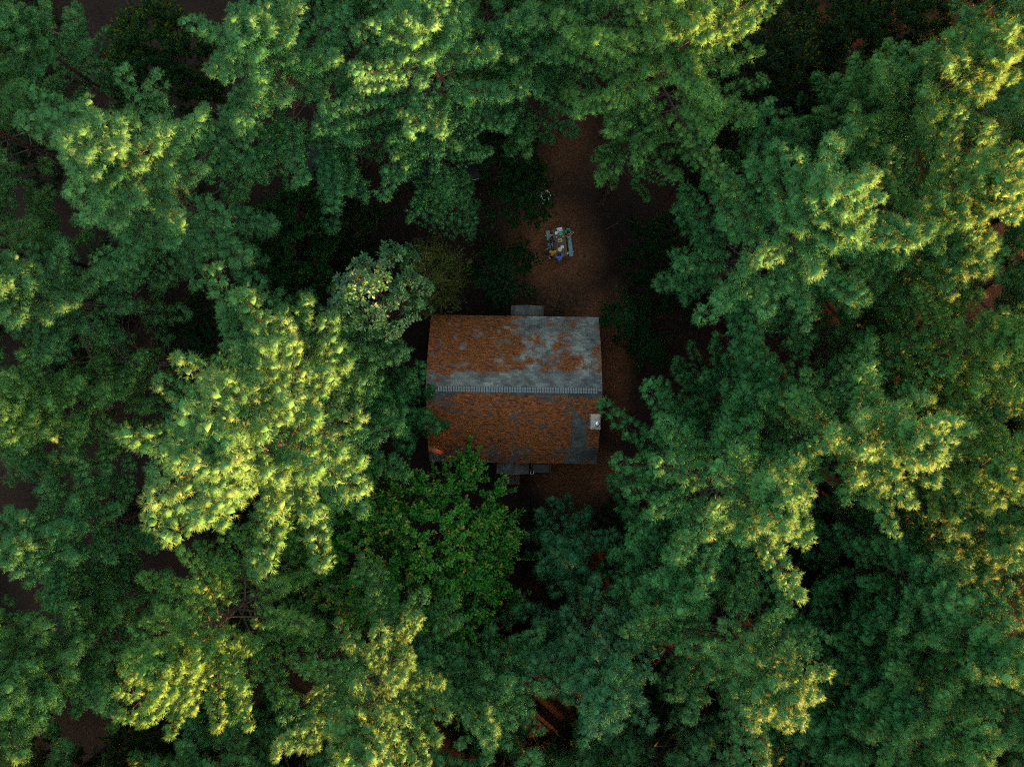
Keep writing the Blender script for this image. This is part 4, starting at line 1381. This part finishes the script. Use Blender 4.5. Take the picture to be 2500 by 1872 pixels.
# ------------------------------------------------------------------ people round the table
def person(label, loc, rz, shirt, pants, hair_long=False, lean=0.15, turn=0.0, look=0.0, seat=0.46, arms=((0.28, 0.30, 0.80), (-0.28, 0.30, 0.80)), elbows=None, legs=None, sleeve=0.6, skin=None, hairm=None):
    """seated figure facing local +Y; arms: where the two hands are"""
    nodes, edges = [], []

    def add(p, r, par=None, cls='shirt'):
        nodes.append((Vector(p), r, cls))
        if par is not None:
            edges.append((par, len(nodes) - 1))
        return len(nodes) - 1
    hz = seat + 0.10
    pel = add((0, 0, hz), 0.135, None, 'pants')
    wai = add((0, 0.02 + lean * 0.25, hz + 0.18), 0.120, pel)
    che = add((0, lean * 0.7, hz + 0.38), 0.140, wai)
    nb_ = add((0, lean * 0.95, hz + 0.50), 0.075, che)
    nk = add((look * 0.2, lean * 1.05 + 0.01, hz + 0.57), 0.052, nb_, 'skin')
    hd0 = add((look * 0.4, lean * 1.1 + 0.035, hz + 0.66), 0.083, nk, 'skin')
    hd1 = add((look * 0.5, lean * 1.15 + 0.030, hz + 0.77), 0.088, hd0, 'skin')
    add((look * 0.5, lean * 1.15 + 0.145, hz + 0.68), 0.014, hd0, 'skin')       # nose
    for s, hand in ((1, arms[0]), (-1, arms[1])):
        sh = add((s * 0.185, lean * 0.85, hz + 0.455), 0.070, che)
        if elbows:
            el = Vector(elbows[0 if s > 0 else 1])
        else:
            el = (Vector((s * 0.185, lean * 0.85, hz + 0.455)) + Vector(hand)) / 2 + Vector((s * 0.08, -0.06, -0.10))
        e = add(el, 0.045, sh, 'shirt' if sleeve > 0.7 else 'skin')
        hv = Vector(hand)
        w = add(hv, 0.029, e, 'skin')
        d = (hv - el).normalized()
        sd = d.cross(Vector((0, 0, 1))).normalized()
        pm = add(hv + d * 0.055, 0.032, w, 'skin')
        for k, (o_, l_) in enumerate(((-0.030, 0.060), (-0.010, 0.072), (0.011, 0.066), (0.031, 0.050))):
            f1 = add(hv + d * (0.085 + l_ * 0.35) + sd * o_, 0.0095, pm, 'skin')
            add(hv + d * (0.085 + l_) + sd * o_ * 1.1 + Vector((0, 0, -0.018)), 0.0085, f1, 'skin')
        th = add(hv + d * 0.045 + sd * (-s) * 0.040, 0.011, w, 'skin')
        add(hv + d * 0.085 + sd * (-s) * 0.052, 0.0095, th, 'skin')
    for s in (1, -1):
        kn = Vector((s * 0.14, 0.42, hz - 0.02)) if legs is None else Vector(legs[0 if s > 0 else 1])
        hp = add((s * 0.09, 0.03, hz - 0.02), 0.098, pel, 'pants')
        k_ = add(kn, 0.066, hp, 'pants')
        fo = Vector((kn.x * 1.05, kn.y - 0.04, 0.10))
        cal = add((kn + fo) / 2 + Vector((0, -0.03, 0.03)), 0.055, k_, 'pants')
        an = add(fo, 0.042, cal, 'pants')
        add(fo + Vector((0, 0.13, -0.055)), 0.035, an, 'shoe')
    me = bpy.data.meshes.new('person_skeleton')
    me.from_pydata([tuple(n[0]) for n in nodes], edges, [])
    tmp = bpy.data.objects.new('tmp_person', me)
    COL.objects.link(tmp)
    sk = tmp.modifiers.new('skin', 'SKIN')
    sk.use_smooth_shade = True
    for i, n in enumerate(nodes):
        me.skin_vertices[0].data[i].radius = (n[1], n[1])
        me.skin_vertices[0].data[i].use_root = (i == 0)
    ss = tmp.modifiers.new('sub', 'SUBSURF')
    ss.levels = ss.render_levels = 1
    bpy.context.view_layer.update()
    dg = bpy.context.evaluated_depsgraph_get()
    body = bpy.data.meshes.new_from_object(tmp.evaluated_get(dg))
    bpy.data.objects.remove(tmp)
    body.name = 'person_body'
    cls = ['shirt', 'pants', 'skin', 'shoe']
    body.materials.clear()
    for m in (shirt, pants, skin or M['skin'], M['black']):
        body.materials.append(m)
    P0 = np.array([tuple(n[0]) for n in nodes])
    rad = np.array([n[1] for n in nodes])
    for pl in body.polygons:
        d = np.linalg.norm(P0 - np.array(pl.center), axis=1) - rad * 0.6
        pl.material_index = cls.index(nodes[int(d.argmin())][2])
    o = link('person', body)
    o.location = loc
    o.rotation_euler = (0, 0, rz)
    hc = nodes[hd1][0]
    h = MB()
    prof = []
    for i in range(8):
        a = math.radians(-25 + 115 * i / 7)
        prof.append((0.107 * math.cos(a), 0.118 * math.sin(a)))
    h.lathe(prof, 16, hc + Vector((0, -0.018, 0.0)))
    if hair_long:
        h.tube([hc + Vector((0, -0.06, 0.02)), hc + Vector((0, -0.11, -0.12)), hc + Vector((0, -0.13, -0.30))], [0.09, 0.085, 0.05], 10)
    h.build('hair', hairm or M['hair'], o, smooth=True)
    for s in (-1, 1):
        eb = MB()
        eb.lathe([(0.004, -0.01), (0.011, 0), (0.004, 0.01)], 8, nodes[hd0][0] + Vector((s * 0.033, 0.078, 0.028)))
        eb.build('eye', M['black'], o)
        er = MB()
        er.lathe([(0.008, -0.028), (0.016, -0.01), (0.018, 0.012), (0.008, 0.028)], 8, nodes[hd0][0] + Vector((s * 0.09, 0.0, 0.01)))
        er.build('ear', skin or M['skin'], o)
    tag(o, label, 'person', 'people at the picnic table')
    return o


pt = lambda zx, zy: (Z(zx, zy, 0.75).x, Z(zx, zy, 0.75).y, 0.0)
green_s = mat_of('green_shirt', (0.02, 0.22, 0.09))
grey_p = mat_of('grey_trousers', (0.13, 0.16, 0.19))
blue_s = mat_of('blue_shirt', (0.10, 0.19, 0.58))
orange_s = mat_of('orange_shirt', (0.55, 0.25, 0.02))
maroon_s = mat_of('maroon_top', (0.085, 0.030, 0.032))
plum_s = mat_of('dark_plum_top', (0.050, 0.028, 0.040))
dark_p = mat_of('dark_trousers', (0.030, 0.030, 0.036))
pale_p = mat_of('pale_grey_shorts', (0.23, 0.26, 0.28))
person('person in a green shirt straddling the right bench, arms bent, holding a phone', pt(895, 255), math.pi + 0.10, green_s, grey_p, lean=0.20,
       arms=((-0.03, 0.40, 0.62), (-0.06, 0.44, 0.62)), elbows=((0.24, 0.28, 0.72), (-0.40, 0.16, 0.72)), legs=((0.20, 0.34, 0.52), (-0.22, 0.34, 0.52)), sleeve=0.4)
person('person in a dark plum top and pale grey shorts on the left bench', pt(285, 660), math.pi + 0.12, plum_s, pale_p, lean=0.02,
       arms=((0.16, 0.35, 0.68), (-0.30, 0.34, 0.80)), legs=((0.14, 0.36, 0.53), (-0.14, 0.36, 0.53)), skin=mat_of('dark_skin', (0.14, 0.07, 0.05)))
person('person in a maroon top with long black hair at the lower left table corner', pt(140, 1120), -0.45, maroon_s, dark_p, True, lean=0.06,
       arms=((0.22, 0.38, 0.70), (-0.02, 0.40, 0.72)))
person('person in an orange shirt leaning in at the lower left of the table', pt(360, 1190), 0.05, orange_s, dark_p, lean=0.26,
       arms=((0.30, 0.30, 0.76), (-0.26, 0.30, 0.76)), sleeve=0.9)
person('person in a bright blue shirt sitting at the near end of the table', pt(630, 1340), 0.22, blue_s, dark_p, lean=0.20, look=0.0,
       arms=((0.20, 0.36, 0.80), (-0.22, 0.36, 0.80)), sleeve=0.9)
ph = MB()
ph.box((0, 0, 0), (0.075, 0.15, 0.010), 0, 0)
o = ph.build('phone', M['black'], None, bevel=0.003)
o.location = Z(915, 600, 0.64)
o.rotation_euler = (0.25, 0, 0.25)
tag(o, 'black phone in the hands of the green shirted person', 'phone')
for zx, zy, w, lab, sub in ((360, 1190, 0.42, 'low wooden stool under the person in orange', 0), (630, 1340, 0.42, 'low wooden stool under the person in blue', 0), (140, 1120, 0.42, 'low wooden stool under the person in maroon', 0)):
    p = Z(zx, zy, 0.75)
    e = empty('stool', (p.x, p.y, 0), 0.2)
    b = MB()
    b.lathe([(0.15, 0.41), (0.16, 0.42), (0.16, 0.45), (0.15, 0.46)], 18)
    b.build('seat', M['plank'], e)
    for k in range(4):
        l_ = MB()
        a = k * math.pi / 2 + 0.78
        l_.tube([(0.10 * math.cos(a), 0.10 * math.sin(a), 0.42), (0.15 * math.cos(a), 0.15 * math.sin(a), 0.0)], 0.018, 6)
        l_.build('leg', M['plank'], e)
    tag(e, lab, 'stool', 'stools by the picnic table')

# white garden chair half under the leaves
cp_ = P(1333, 482, 0.45)
chair = empty('garden_chair', (cp_.x, cp_.y, 0), math.radians(20))
tag(chair, 'white plastic garden chair half hidden under leaves above the picnic table', 'chair')
for i in range(5):
    b = MB()
    b.box((-0.19 + i * 0.095, 0.0, 0.44), (0.080, 0.44, 0.018))
    b.build('seat_slat', M['whitepaint'], chair, bevel=0.004)
for i in range(5):
    b = MB()
    b.box((-0.19 + i * 0.095, 0.25 , 0.68), (0.070, 0.018, 0.46), 0, 0, Matrix.Rotation(-0.16, 3, 'X'))
    b.build('back_slat', M['whitepaint'], chair, bevel=0.004)
for sx in (-1, 1):
    for sy in (-1, 1):
        b = MB()
        b.tube([(sx * 0.23, sy * 0.20, 0.44), (sx * 0.27, sy * 0.25, 0.0)], 0.020, 6)
        b.build('leg', M['whitepaint'], chair)
    b = MB()
    b.tube([(sx * 0.26, 0.24, 0.66), (sx * 0.28, 0.0, 0.66), (sx * 0.27, -0.22, 0.64), (sx * 0.25, -0.22, 0.42)], 0.018, 6)
    b.build('armrest', M['whitepaint'], chair)
# rusty bar beside it
b = MB()
b.tube([P(1344, 489, 0.45), P(1359, 484, 0.42)], 0.018, 6)
o = b.build('wooden_stick', M['dead'], None)
tag(o, 'thin brown stick leaning beside the white chair', 'stick')

# by the lower wall of the cabin: dark box with pale rails, white pipe bend, plank steps
bx = P(1321, 1143, 0.7)
box = empty('storage_box', (bx.x, bx.y, 0), math.radians(-0.8))
tag(box, 'black storage box with pale side rails against the lower wall of the cabin', 'box')
b = MB()
b.box((0, 0, 0.33), (1.02, 0.52, 0.62))
b.build('body', M['black'], box, bevel=0.02)
b = MB()
b.box((0, 0, 0.665), (1.08, 0.56, 0.05))
b.build('lid', mat_of('dark_lid', (0.022, 0.022, 0.024), 0.45), box, bevel=0.012)
for sx in (-1, 1):
    b = MB()
    b.tube([(sx * 0.60, -0.28, 0.10), (sx * 0.60, -0.28, 0.72), (sx * 0.60, 0.28, 0.72), (sx * 0.60, 0.28, 0.10)], 0.016, 6)
    b.build('side_rail', mat_of('grey_rail', (0.16, 0.16, 0.16), 0.5), box)
pb = MB()
c0 = P(1299, 1153, 0.9)
pb.tube([c0 + Vector((-0.105 + 0, 0.16, -0.2))] + [c0 + Vector((0.105 * math.cos(math.radians(a)), 0.115 * math.sin(math.radians(a)), 0)) for a in range(150, 391, 20)] + [c0 + Vector((0.10, 0.12, -0.2))], 0.020, 8)
o = pb.build('pipe_bend', M['whitepaint'], None, smooth=True)
tag(o, 'small white curved pipe beside the lower porch roof', 'pipe')
st = P(1250, 1168, 0.25)
steps = empty('wooden_steps', (st.x, st.y, 0), 0)
tag(steps, 'brown plank steps below the lower porch roof', 'steps')
for k in range(3):
    for q in range(2):
        b = MB()
        b.box((0, 0.42 - k * 0.30 - q * 0.14, 0.50 - k * 0.17), (1.0, 0.13, 0.035))
        b.build('tread', M['plank'], steps, bevel=0.004)
for sx in (-1, 1):
    b = MB()
    b.poly([(sx * 0.46, 0.55, 0.0), (sx * 0.46, 0.55, 0.47), (sx * 0.46, 0.30, 0.46), (sx * 0.46, -0.42, 0.08), (sx * 0.46, -0.42, 0.0)])
    b.poly([(sx * 0.50, 0.55, 0.0), (sx * 0.50, 0.55, 0.47), (sx * 0.50, 0.30, 0.46), (sx * 0.50, -0.42, 0.08), (sx * 0.50, -0.42, 0.0)][::-1])
    b.build('stringer', M['plank'], steps)


# ------------------------------------------------------------------ parked cars
M['carpaint'] = simple('black_car_paint', (0.006, 0.006, 0.007), 0.45, noise=0.1, spec=0.2, coat=0.0)
M['lamp'] = simple('headlight', (0.75, 0.78, 0.80), 0.12, noise=0.05, spec=0.9)
M['rubber'] = simple('tyre', (0.015, 0.015, 0.015), 0.85, noise=0.2)


def car_meshes():
    """estate car, nose towards -Y, 4.5 x 1.8 x 1.5 m; returns part meshes"""
    #         y      half width  belt z   roof z  roof half width
    st = [(-2.25, 0.62, 0.58, None, 0), (-2.12, 0.80, 0.70, None, 0), (-1.6, 0.88, 0.82, None, 0), (-0.95, 0.90, 0.92, None, 0),
          (-0.2, 0.91, 0.94, None, 0), (0.8, 0.91, 0.96, None, 0), (1.7, 0.89, 0.97, None, 0), (2.12, 0.82, 0.92, None, 0), (2.24, 0.70, 0.80, None, 0)]
    b = MB()
    ring = []
    for (y, w, zb, _, _) in st:
        pts = [(-w * 0.92, 0.24), (-w, 0.42), (-w, zb - 0.10), (-w * 0.93, zb), (-w * 0.45, zb + 0.03), (0, zb + 0.045), (w * 0.45, zb + 0.03), (w * 0.93, zb), (w, zb - 0.10), (w, 0.42), (w * 0.92, 0.24)]
        o = len(b.v)
        b.v += [Vector((x, y, z)) for x, z in pts]
        ring.append(o)
    n = 11
    for i in range(len(ring) - 1):
        for k in range(n):
            k2 = (k + 1) % n
            b.face((ring[i] + k, ring[i] + k2, ring[i + 1] + k2, ring[i + 1] + k))
    b.face([ring[0] + k for k in range(n)][::-1])
    b.face([ring[-1] + k for k in range(n)])
    out = {'body': b.mesh('car_body', M['carpaint'], True)}
    r = MB()
    lo = [(-0.80, -0.72, 0.95), (0.80, -0.72, 0.95), (0.80, 2.0, 0.98), (-0.80, 2.0, 0.98)]
    hi = [(-0.60, -0.05, 1.47), (0.60, -0.05, 1.47), (0.60, 1.55, 1.48), (-0.60, 1.55, 1.48)]
    o = len(r.v)
    r.v += [Vector(p) for p in hi] + [Vector((x * 0.97, y, z - 0.03)) for x, y, z in hi]
    r.face((o, o + 1, o + 2, o + 3))
    for k in range(4):
        r.face((o + k, o + 4 + k, o + 4 + (k + 1) % 4, o + (k + 1) % 4))
    for k in range(4):
        r.tube([Vector(lo[k]), Vector(hi[k]) + Vector((0, 0, -0.01))], 0.035, 5)
    out['roof'] = r.mesh('car_roof', M['carpaint'])
    for nm, a, c in (('windshield', 0, 1), ('side_window', 1, 2), ('rear_window', 2, 3), ('side_window', 3, 0)):
        g = MB()
        q = [Vector(lo[a]), Vector(lo[c]), Vector(hi[c]) - Vector((0, 0, 0.02)), Vector(hi[a]) - Vector((0, 0, 0.02))]
        g.poly(q)
        out.setdefault('glass', []).append((nm, g.mesh('car_' + nm, M['glass'])))
    w = MB()
    w.lathe([(0.20, -0.10), (0.31, -0.10), (0.33, -0.06), (0.33, 0.06), (0.31, 0.10), (0.20, 0.10)], 20)
    out['tyre'] = w.mesh('car_tyre', M['rubber'])
    w = MB()
    w.lathe([(0.03, -0.06), (0.20, -0.09), (0.20, 0.09), (0.03, 0.06)], 14)
    out['rim'] = w.mesh('car_rim', M['steel'])
    h = MB()
    h.box((0, 0, 0), (0.34, 0.16, 0.09), 0)
    out['headlight'] = h.mesh('car_headlight', M['lamp'])
    bm_ = MB()
    bm_.tube([(-0.72, -2.10, 0.46), (-0.55, -2.26, 0.46), (0, -2.31, 0.46), (0.55, -2.26, 0.46), (0.72, -2.10, 0.46)], 0.07, 6)
    out['bumper'] = bm_.mesh('car_bumper', M['carpaint'], True)
    tr = MB()
    tr.tube([(-0.60, -2.20, 0.60), (0, -2.27, 0.62), (0.60, -2.20, 0.60)], 0.018, 5)
    out['trim_strip'] = tr.mesh('car_trim', M['steel'])
    return out


CARM = car_meshes()


def car(loc, rz, label):
    e = empty('parked_car', loc, rz)
    link('body', CARM['body'], e)
    link('roof', CARM['roof'], e)
    for nm, me in CARM['glass']:
        link(nm, me, e)
    for sx in (-1, 1):
        for y in (-1.38, 1.32):
            t = link('wheel', CARM['tyre'], e)
            t.location = (sx * 0.82, y, 0.33)
            t.rotation_euler = (0, math.pi / 2, 0)
            link('rim', CARM['rim'], t)
        h = link('headlight', CARM['headlight'], e)
        h.location = (sx * 0.58, -2.10, 0.66)
        h.rotation_euler = (0.35, 0, sx * 0.30)
    link('bumper', CARM['bumper'], e)
    link('trim_strip', CARM['trim_strip'], e)
    tag(e, label, 'car', 'cars parked under the trees')


def car_at(px, py, rz, label, nose=True):
    p = P(px, py, 0.6)
    d = Vector((math.sin(rz), -math.cos(rz), 0))
    c = p - d * (2.25 if nose else 0)
    car((c.x, c.y, 0.0), rz, label)


car_at(1033, 446, 0.10, 'dark car with shining headlights under the top centre pine, left of its neighbour')
car_at(1162, 438, 0.24, 'dark car nosing out between the hemlock and the clearing')
car_at(778, 440, 0.02, 'dark car mostly hidden left of the other two, by the bare branches', False)
car_at(175, 1520, 0.03, 'dark car with sky reflected in its windows, far lower left', False)


# ------------------------------------------------------------------ dead branches, fallen trunk, litter
def bare(name, label, pts, r0, seed, twigs=10, cat='branch', spread=0.9, sub=2):
    rng = random.Random(seed)
    b = MB()
    pts = [Vector(p) for p in pts]
    n = len(pts)
    b.tube(pts, [r0 * (1 - 0.85 * i / (n - 1)) for i in range(n)], 6)
    e_ = empty(name, pts[0])
    tw = MB()

    def grow(p, d, L, r, depth):
        q = [p]
        for k in range(3):
            d = (d + Vector((rng.gauss(0, .25), rng.gauss(0, .25), rng.gauss(0.02, .15)))).normalized()
            q.append(q[-1] + d * L / 3)
        tw.tube(q, [r, r * 0.75, r * 0.5, r * 0.25], 4)
        if depth:
            for k in range(rng.randint(1, 3)):
                i = rng.randint(1, 3)
                grow(q[i], (d + Vector((rng.gauss(0, .7), rng.gauss(0, .7), rng.gauss(0, .3)))).normalized(), L * rng.uniform(.4, .7), r * 0.55, depth - 1)
    for k in range(twigs):
        f = rng.uniform(0.15, 1.0)
        i = min(int(f * (n - 1)), n - 2)
        t = f * (n - 1) - i
        p = pts[i].lerp(pts[i + 1], t)
        d0 = (pts[i + 1] - pts[i]).normalized()
        sd = Vector((-d0.y, d0.x, 0)) * rng.choice((-1, 1))
        grow(p, (d0 * 0.7 + sd * spread + Vector((0, 0, rng.uniform(-.1, .4)))).normalized(), rng.uniform(0.7, 2.2) * (1 if r0 > 0.025 else 0.35), max(r0 * 0.28, 0.012 if r0 > 0.025 else 0.008), sub)
    for nm, mb in (('limb', b), ('twigs', tw)):
        o = mb.build(nm, M['dead'], e_)
        o.location = -pts[0]
        if nm == 'twigs':
            o['kind'] = 'stuff'
    tag(e_, label, cat, 'dead wood in the forest')


bare('dead_tree', 'bare leafless snag leaning over the gap at left, above the brightest pine', [P(300, 905, 2), P(420, 890, 5), P(360, 880, 8.5), P(180, 885, 11)], 0.12, 1, 16, 'dead tree')
bare('dead_tree', 'grey leafless branches at far left below the yellow banded pine', [P(330, 1230, 2), P(240, 1220, 5), P(120, 1190, 9), P(10, 1170, 11)], 0.09, 2, 16, 'dead tree')
bare('dead_tree', 'thin bare tree left of the parked cars, pale twigs crossing', [P(900, 480, 1), P(885, 430, 4), P(880, 340, 7.5), P(890, 290, 10)], 0.08, 3, 12, 'dead tree')
bare('dead_tree', 'bare twigs in the gap beside the black leafy tree at upper right', [P(1640, 330, 1), P(1690, 300, 4), P(1620, 250, 7)], 0.05, 4, 6, 'dead tree')
bare('dead_branch', 'thin bare branch arching over the left end of the cabin roof', [P(960, 1030, 5.4), P(1010, 1018, 5.6), P(1060, 1008, 5.6), P(1075, 995, 5.6)], 0.022, 5, 7, 'branch', 0.5, 1)
bare('dead_branch', 'bare snag in the upper left gap beside the broad pine', [P(60, 30, 2), P(110, 70, 5), P(200, 105, 8)], 0.08, 6, 9, 'branch')
bare('dead_branch', 'bare branch in the dark gap right of the big vivid pines', [P(2110, 770, 4), P(2160, 765, 6), P(2230, 740, 8)], 0.05, 7, 7, 'branch')
bare('dead_branch', 'long pale branch between oak and bright pine, slanting in the dark', [P(540, 840, 1.5), P(600, 800, 2.5), P(650, 770, 3.2)], 0.08, 8, 6, 'branch')
bare('dead_branch', 'bare twigs between the leafy trees left of the oak', [P(500, 600, 5), P(535, 640, 6), P(525, 720, 6.5)], 0.035, 9, 5, 'branch')
bare('dead_branch', 'thin bare twigs above the white chair under the top pines', [P(1225, 240, 6), P(1260, 265, 7), P(1290, 262, 7.4)], 0.03, 10, 4, 'branch')

for k_, (px, py, a, L, lab) in enumerate(((1480, 560, 0.6, 1.3, 'fallen branch on the earth right of the picnic table'), (1500, 690, 2.2, 1.0, 'fallen branch on the earth between the table and the broad leaved shrub'), (1488, 860, 1.3, 0.9, 'fallen stick on the path right of the upper roof slope'),
                                     (1440, 420, 0.2, 1.4, 'fallen branch in the upper part of the clearing'), (1320, 705, 2.8, 0.9, 'fallen stick on the earth between the table and the cabin'), (1400, 1175, 0.1, 1.2, 'fallen stick on the earth below the right half of the cabin'))):
    q = P(px, py, 0.05)
    d_ = Vector((math.cos(a), math.sin(a), 0))
    bare('fallen_branch', lab, [q, q + d_ * L * 0.5 + Vector((0.04, -0.05, 0.02)), q + d_ * L], 0.022, 30 + k_, 4, 'branch', 0.8, 1)


def litter():
    """cut brush, leaves and twigs strewn on the clearing floor"""
    rng = np.random.default_rng(77)
    N = 16000
    x = rng.uniform(-3, 10, N)
    y = rng.uniform(-9, 18, N)
    pile = np.exp(-(((x - 3.4) / 1.6) ** 2 + ((y - 5.3) / 1.0) ** 2))
    keep = (rng.random(N) < 0.22 + 0.78 * pile) & ~((np.abs(x) < 5.2) & (np.abs(y + 0.36) < 4.2))
    x, y, pile = x[keep], y[keep], pile[keep]
    x2 = rng.normal(3.4, 1.0, 700)
    y2 = rng.normal(5.4, 0.55, 700)
    x, y = np.concatenate([x, x2]), np.concatenate([y, y2])
    N = len(x)
    az = rng.uniform(0, 6.28, N)
    L = rng.uniform(0.05, 0.20, N)
    W = np.where(rng.random(N) < 0.45, 0.014, rng.uniform(0.03, 0.07, N))
    p = np.stack([x, y, rng.uniform(0.012, 0.07, N)], -1)
    d = unit(np.stack([np.cos(az), np.sin(az), rng.normal(0, 0.15, N)], -1))
    V = leaf_quads(p, d, unit(np.array([0, 0, 1.0]) + rng.normal(0, 0.3, (N, 3))), L, W, rng)
    m = leaf_mat('floor_litter', (0.020, 0.012, 0.008), (0.060, 0.038, 0.024), (0.17, 0.13, 0.09), rough=0.8, trans=0.05)
    o = link('leaf_litter', tri_mesh('leaf_litter', V, m, 4, np.repeat(np.clip(rng.normal(0.45, 0.25, N), 0, 1), 4)))
    tag(o, 'dry leaves, needles and cut twigs strewn over the clearing floor', 'litter', kind='stuff')


litter()
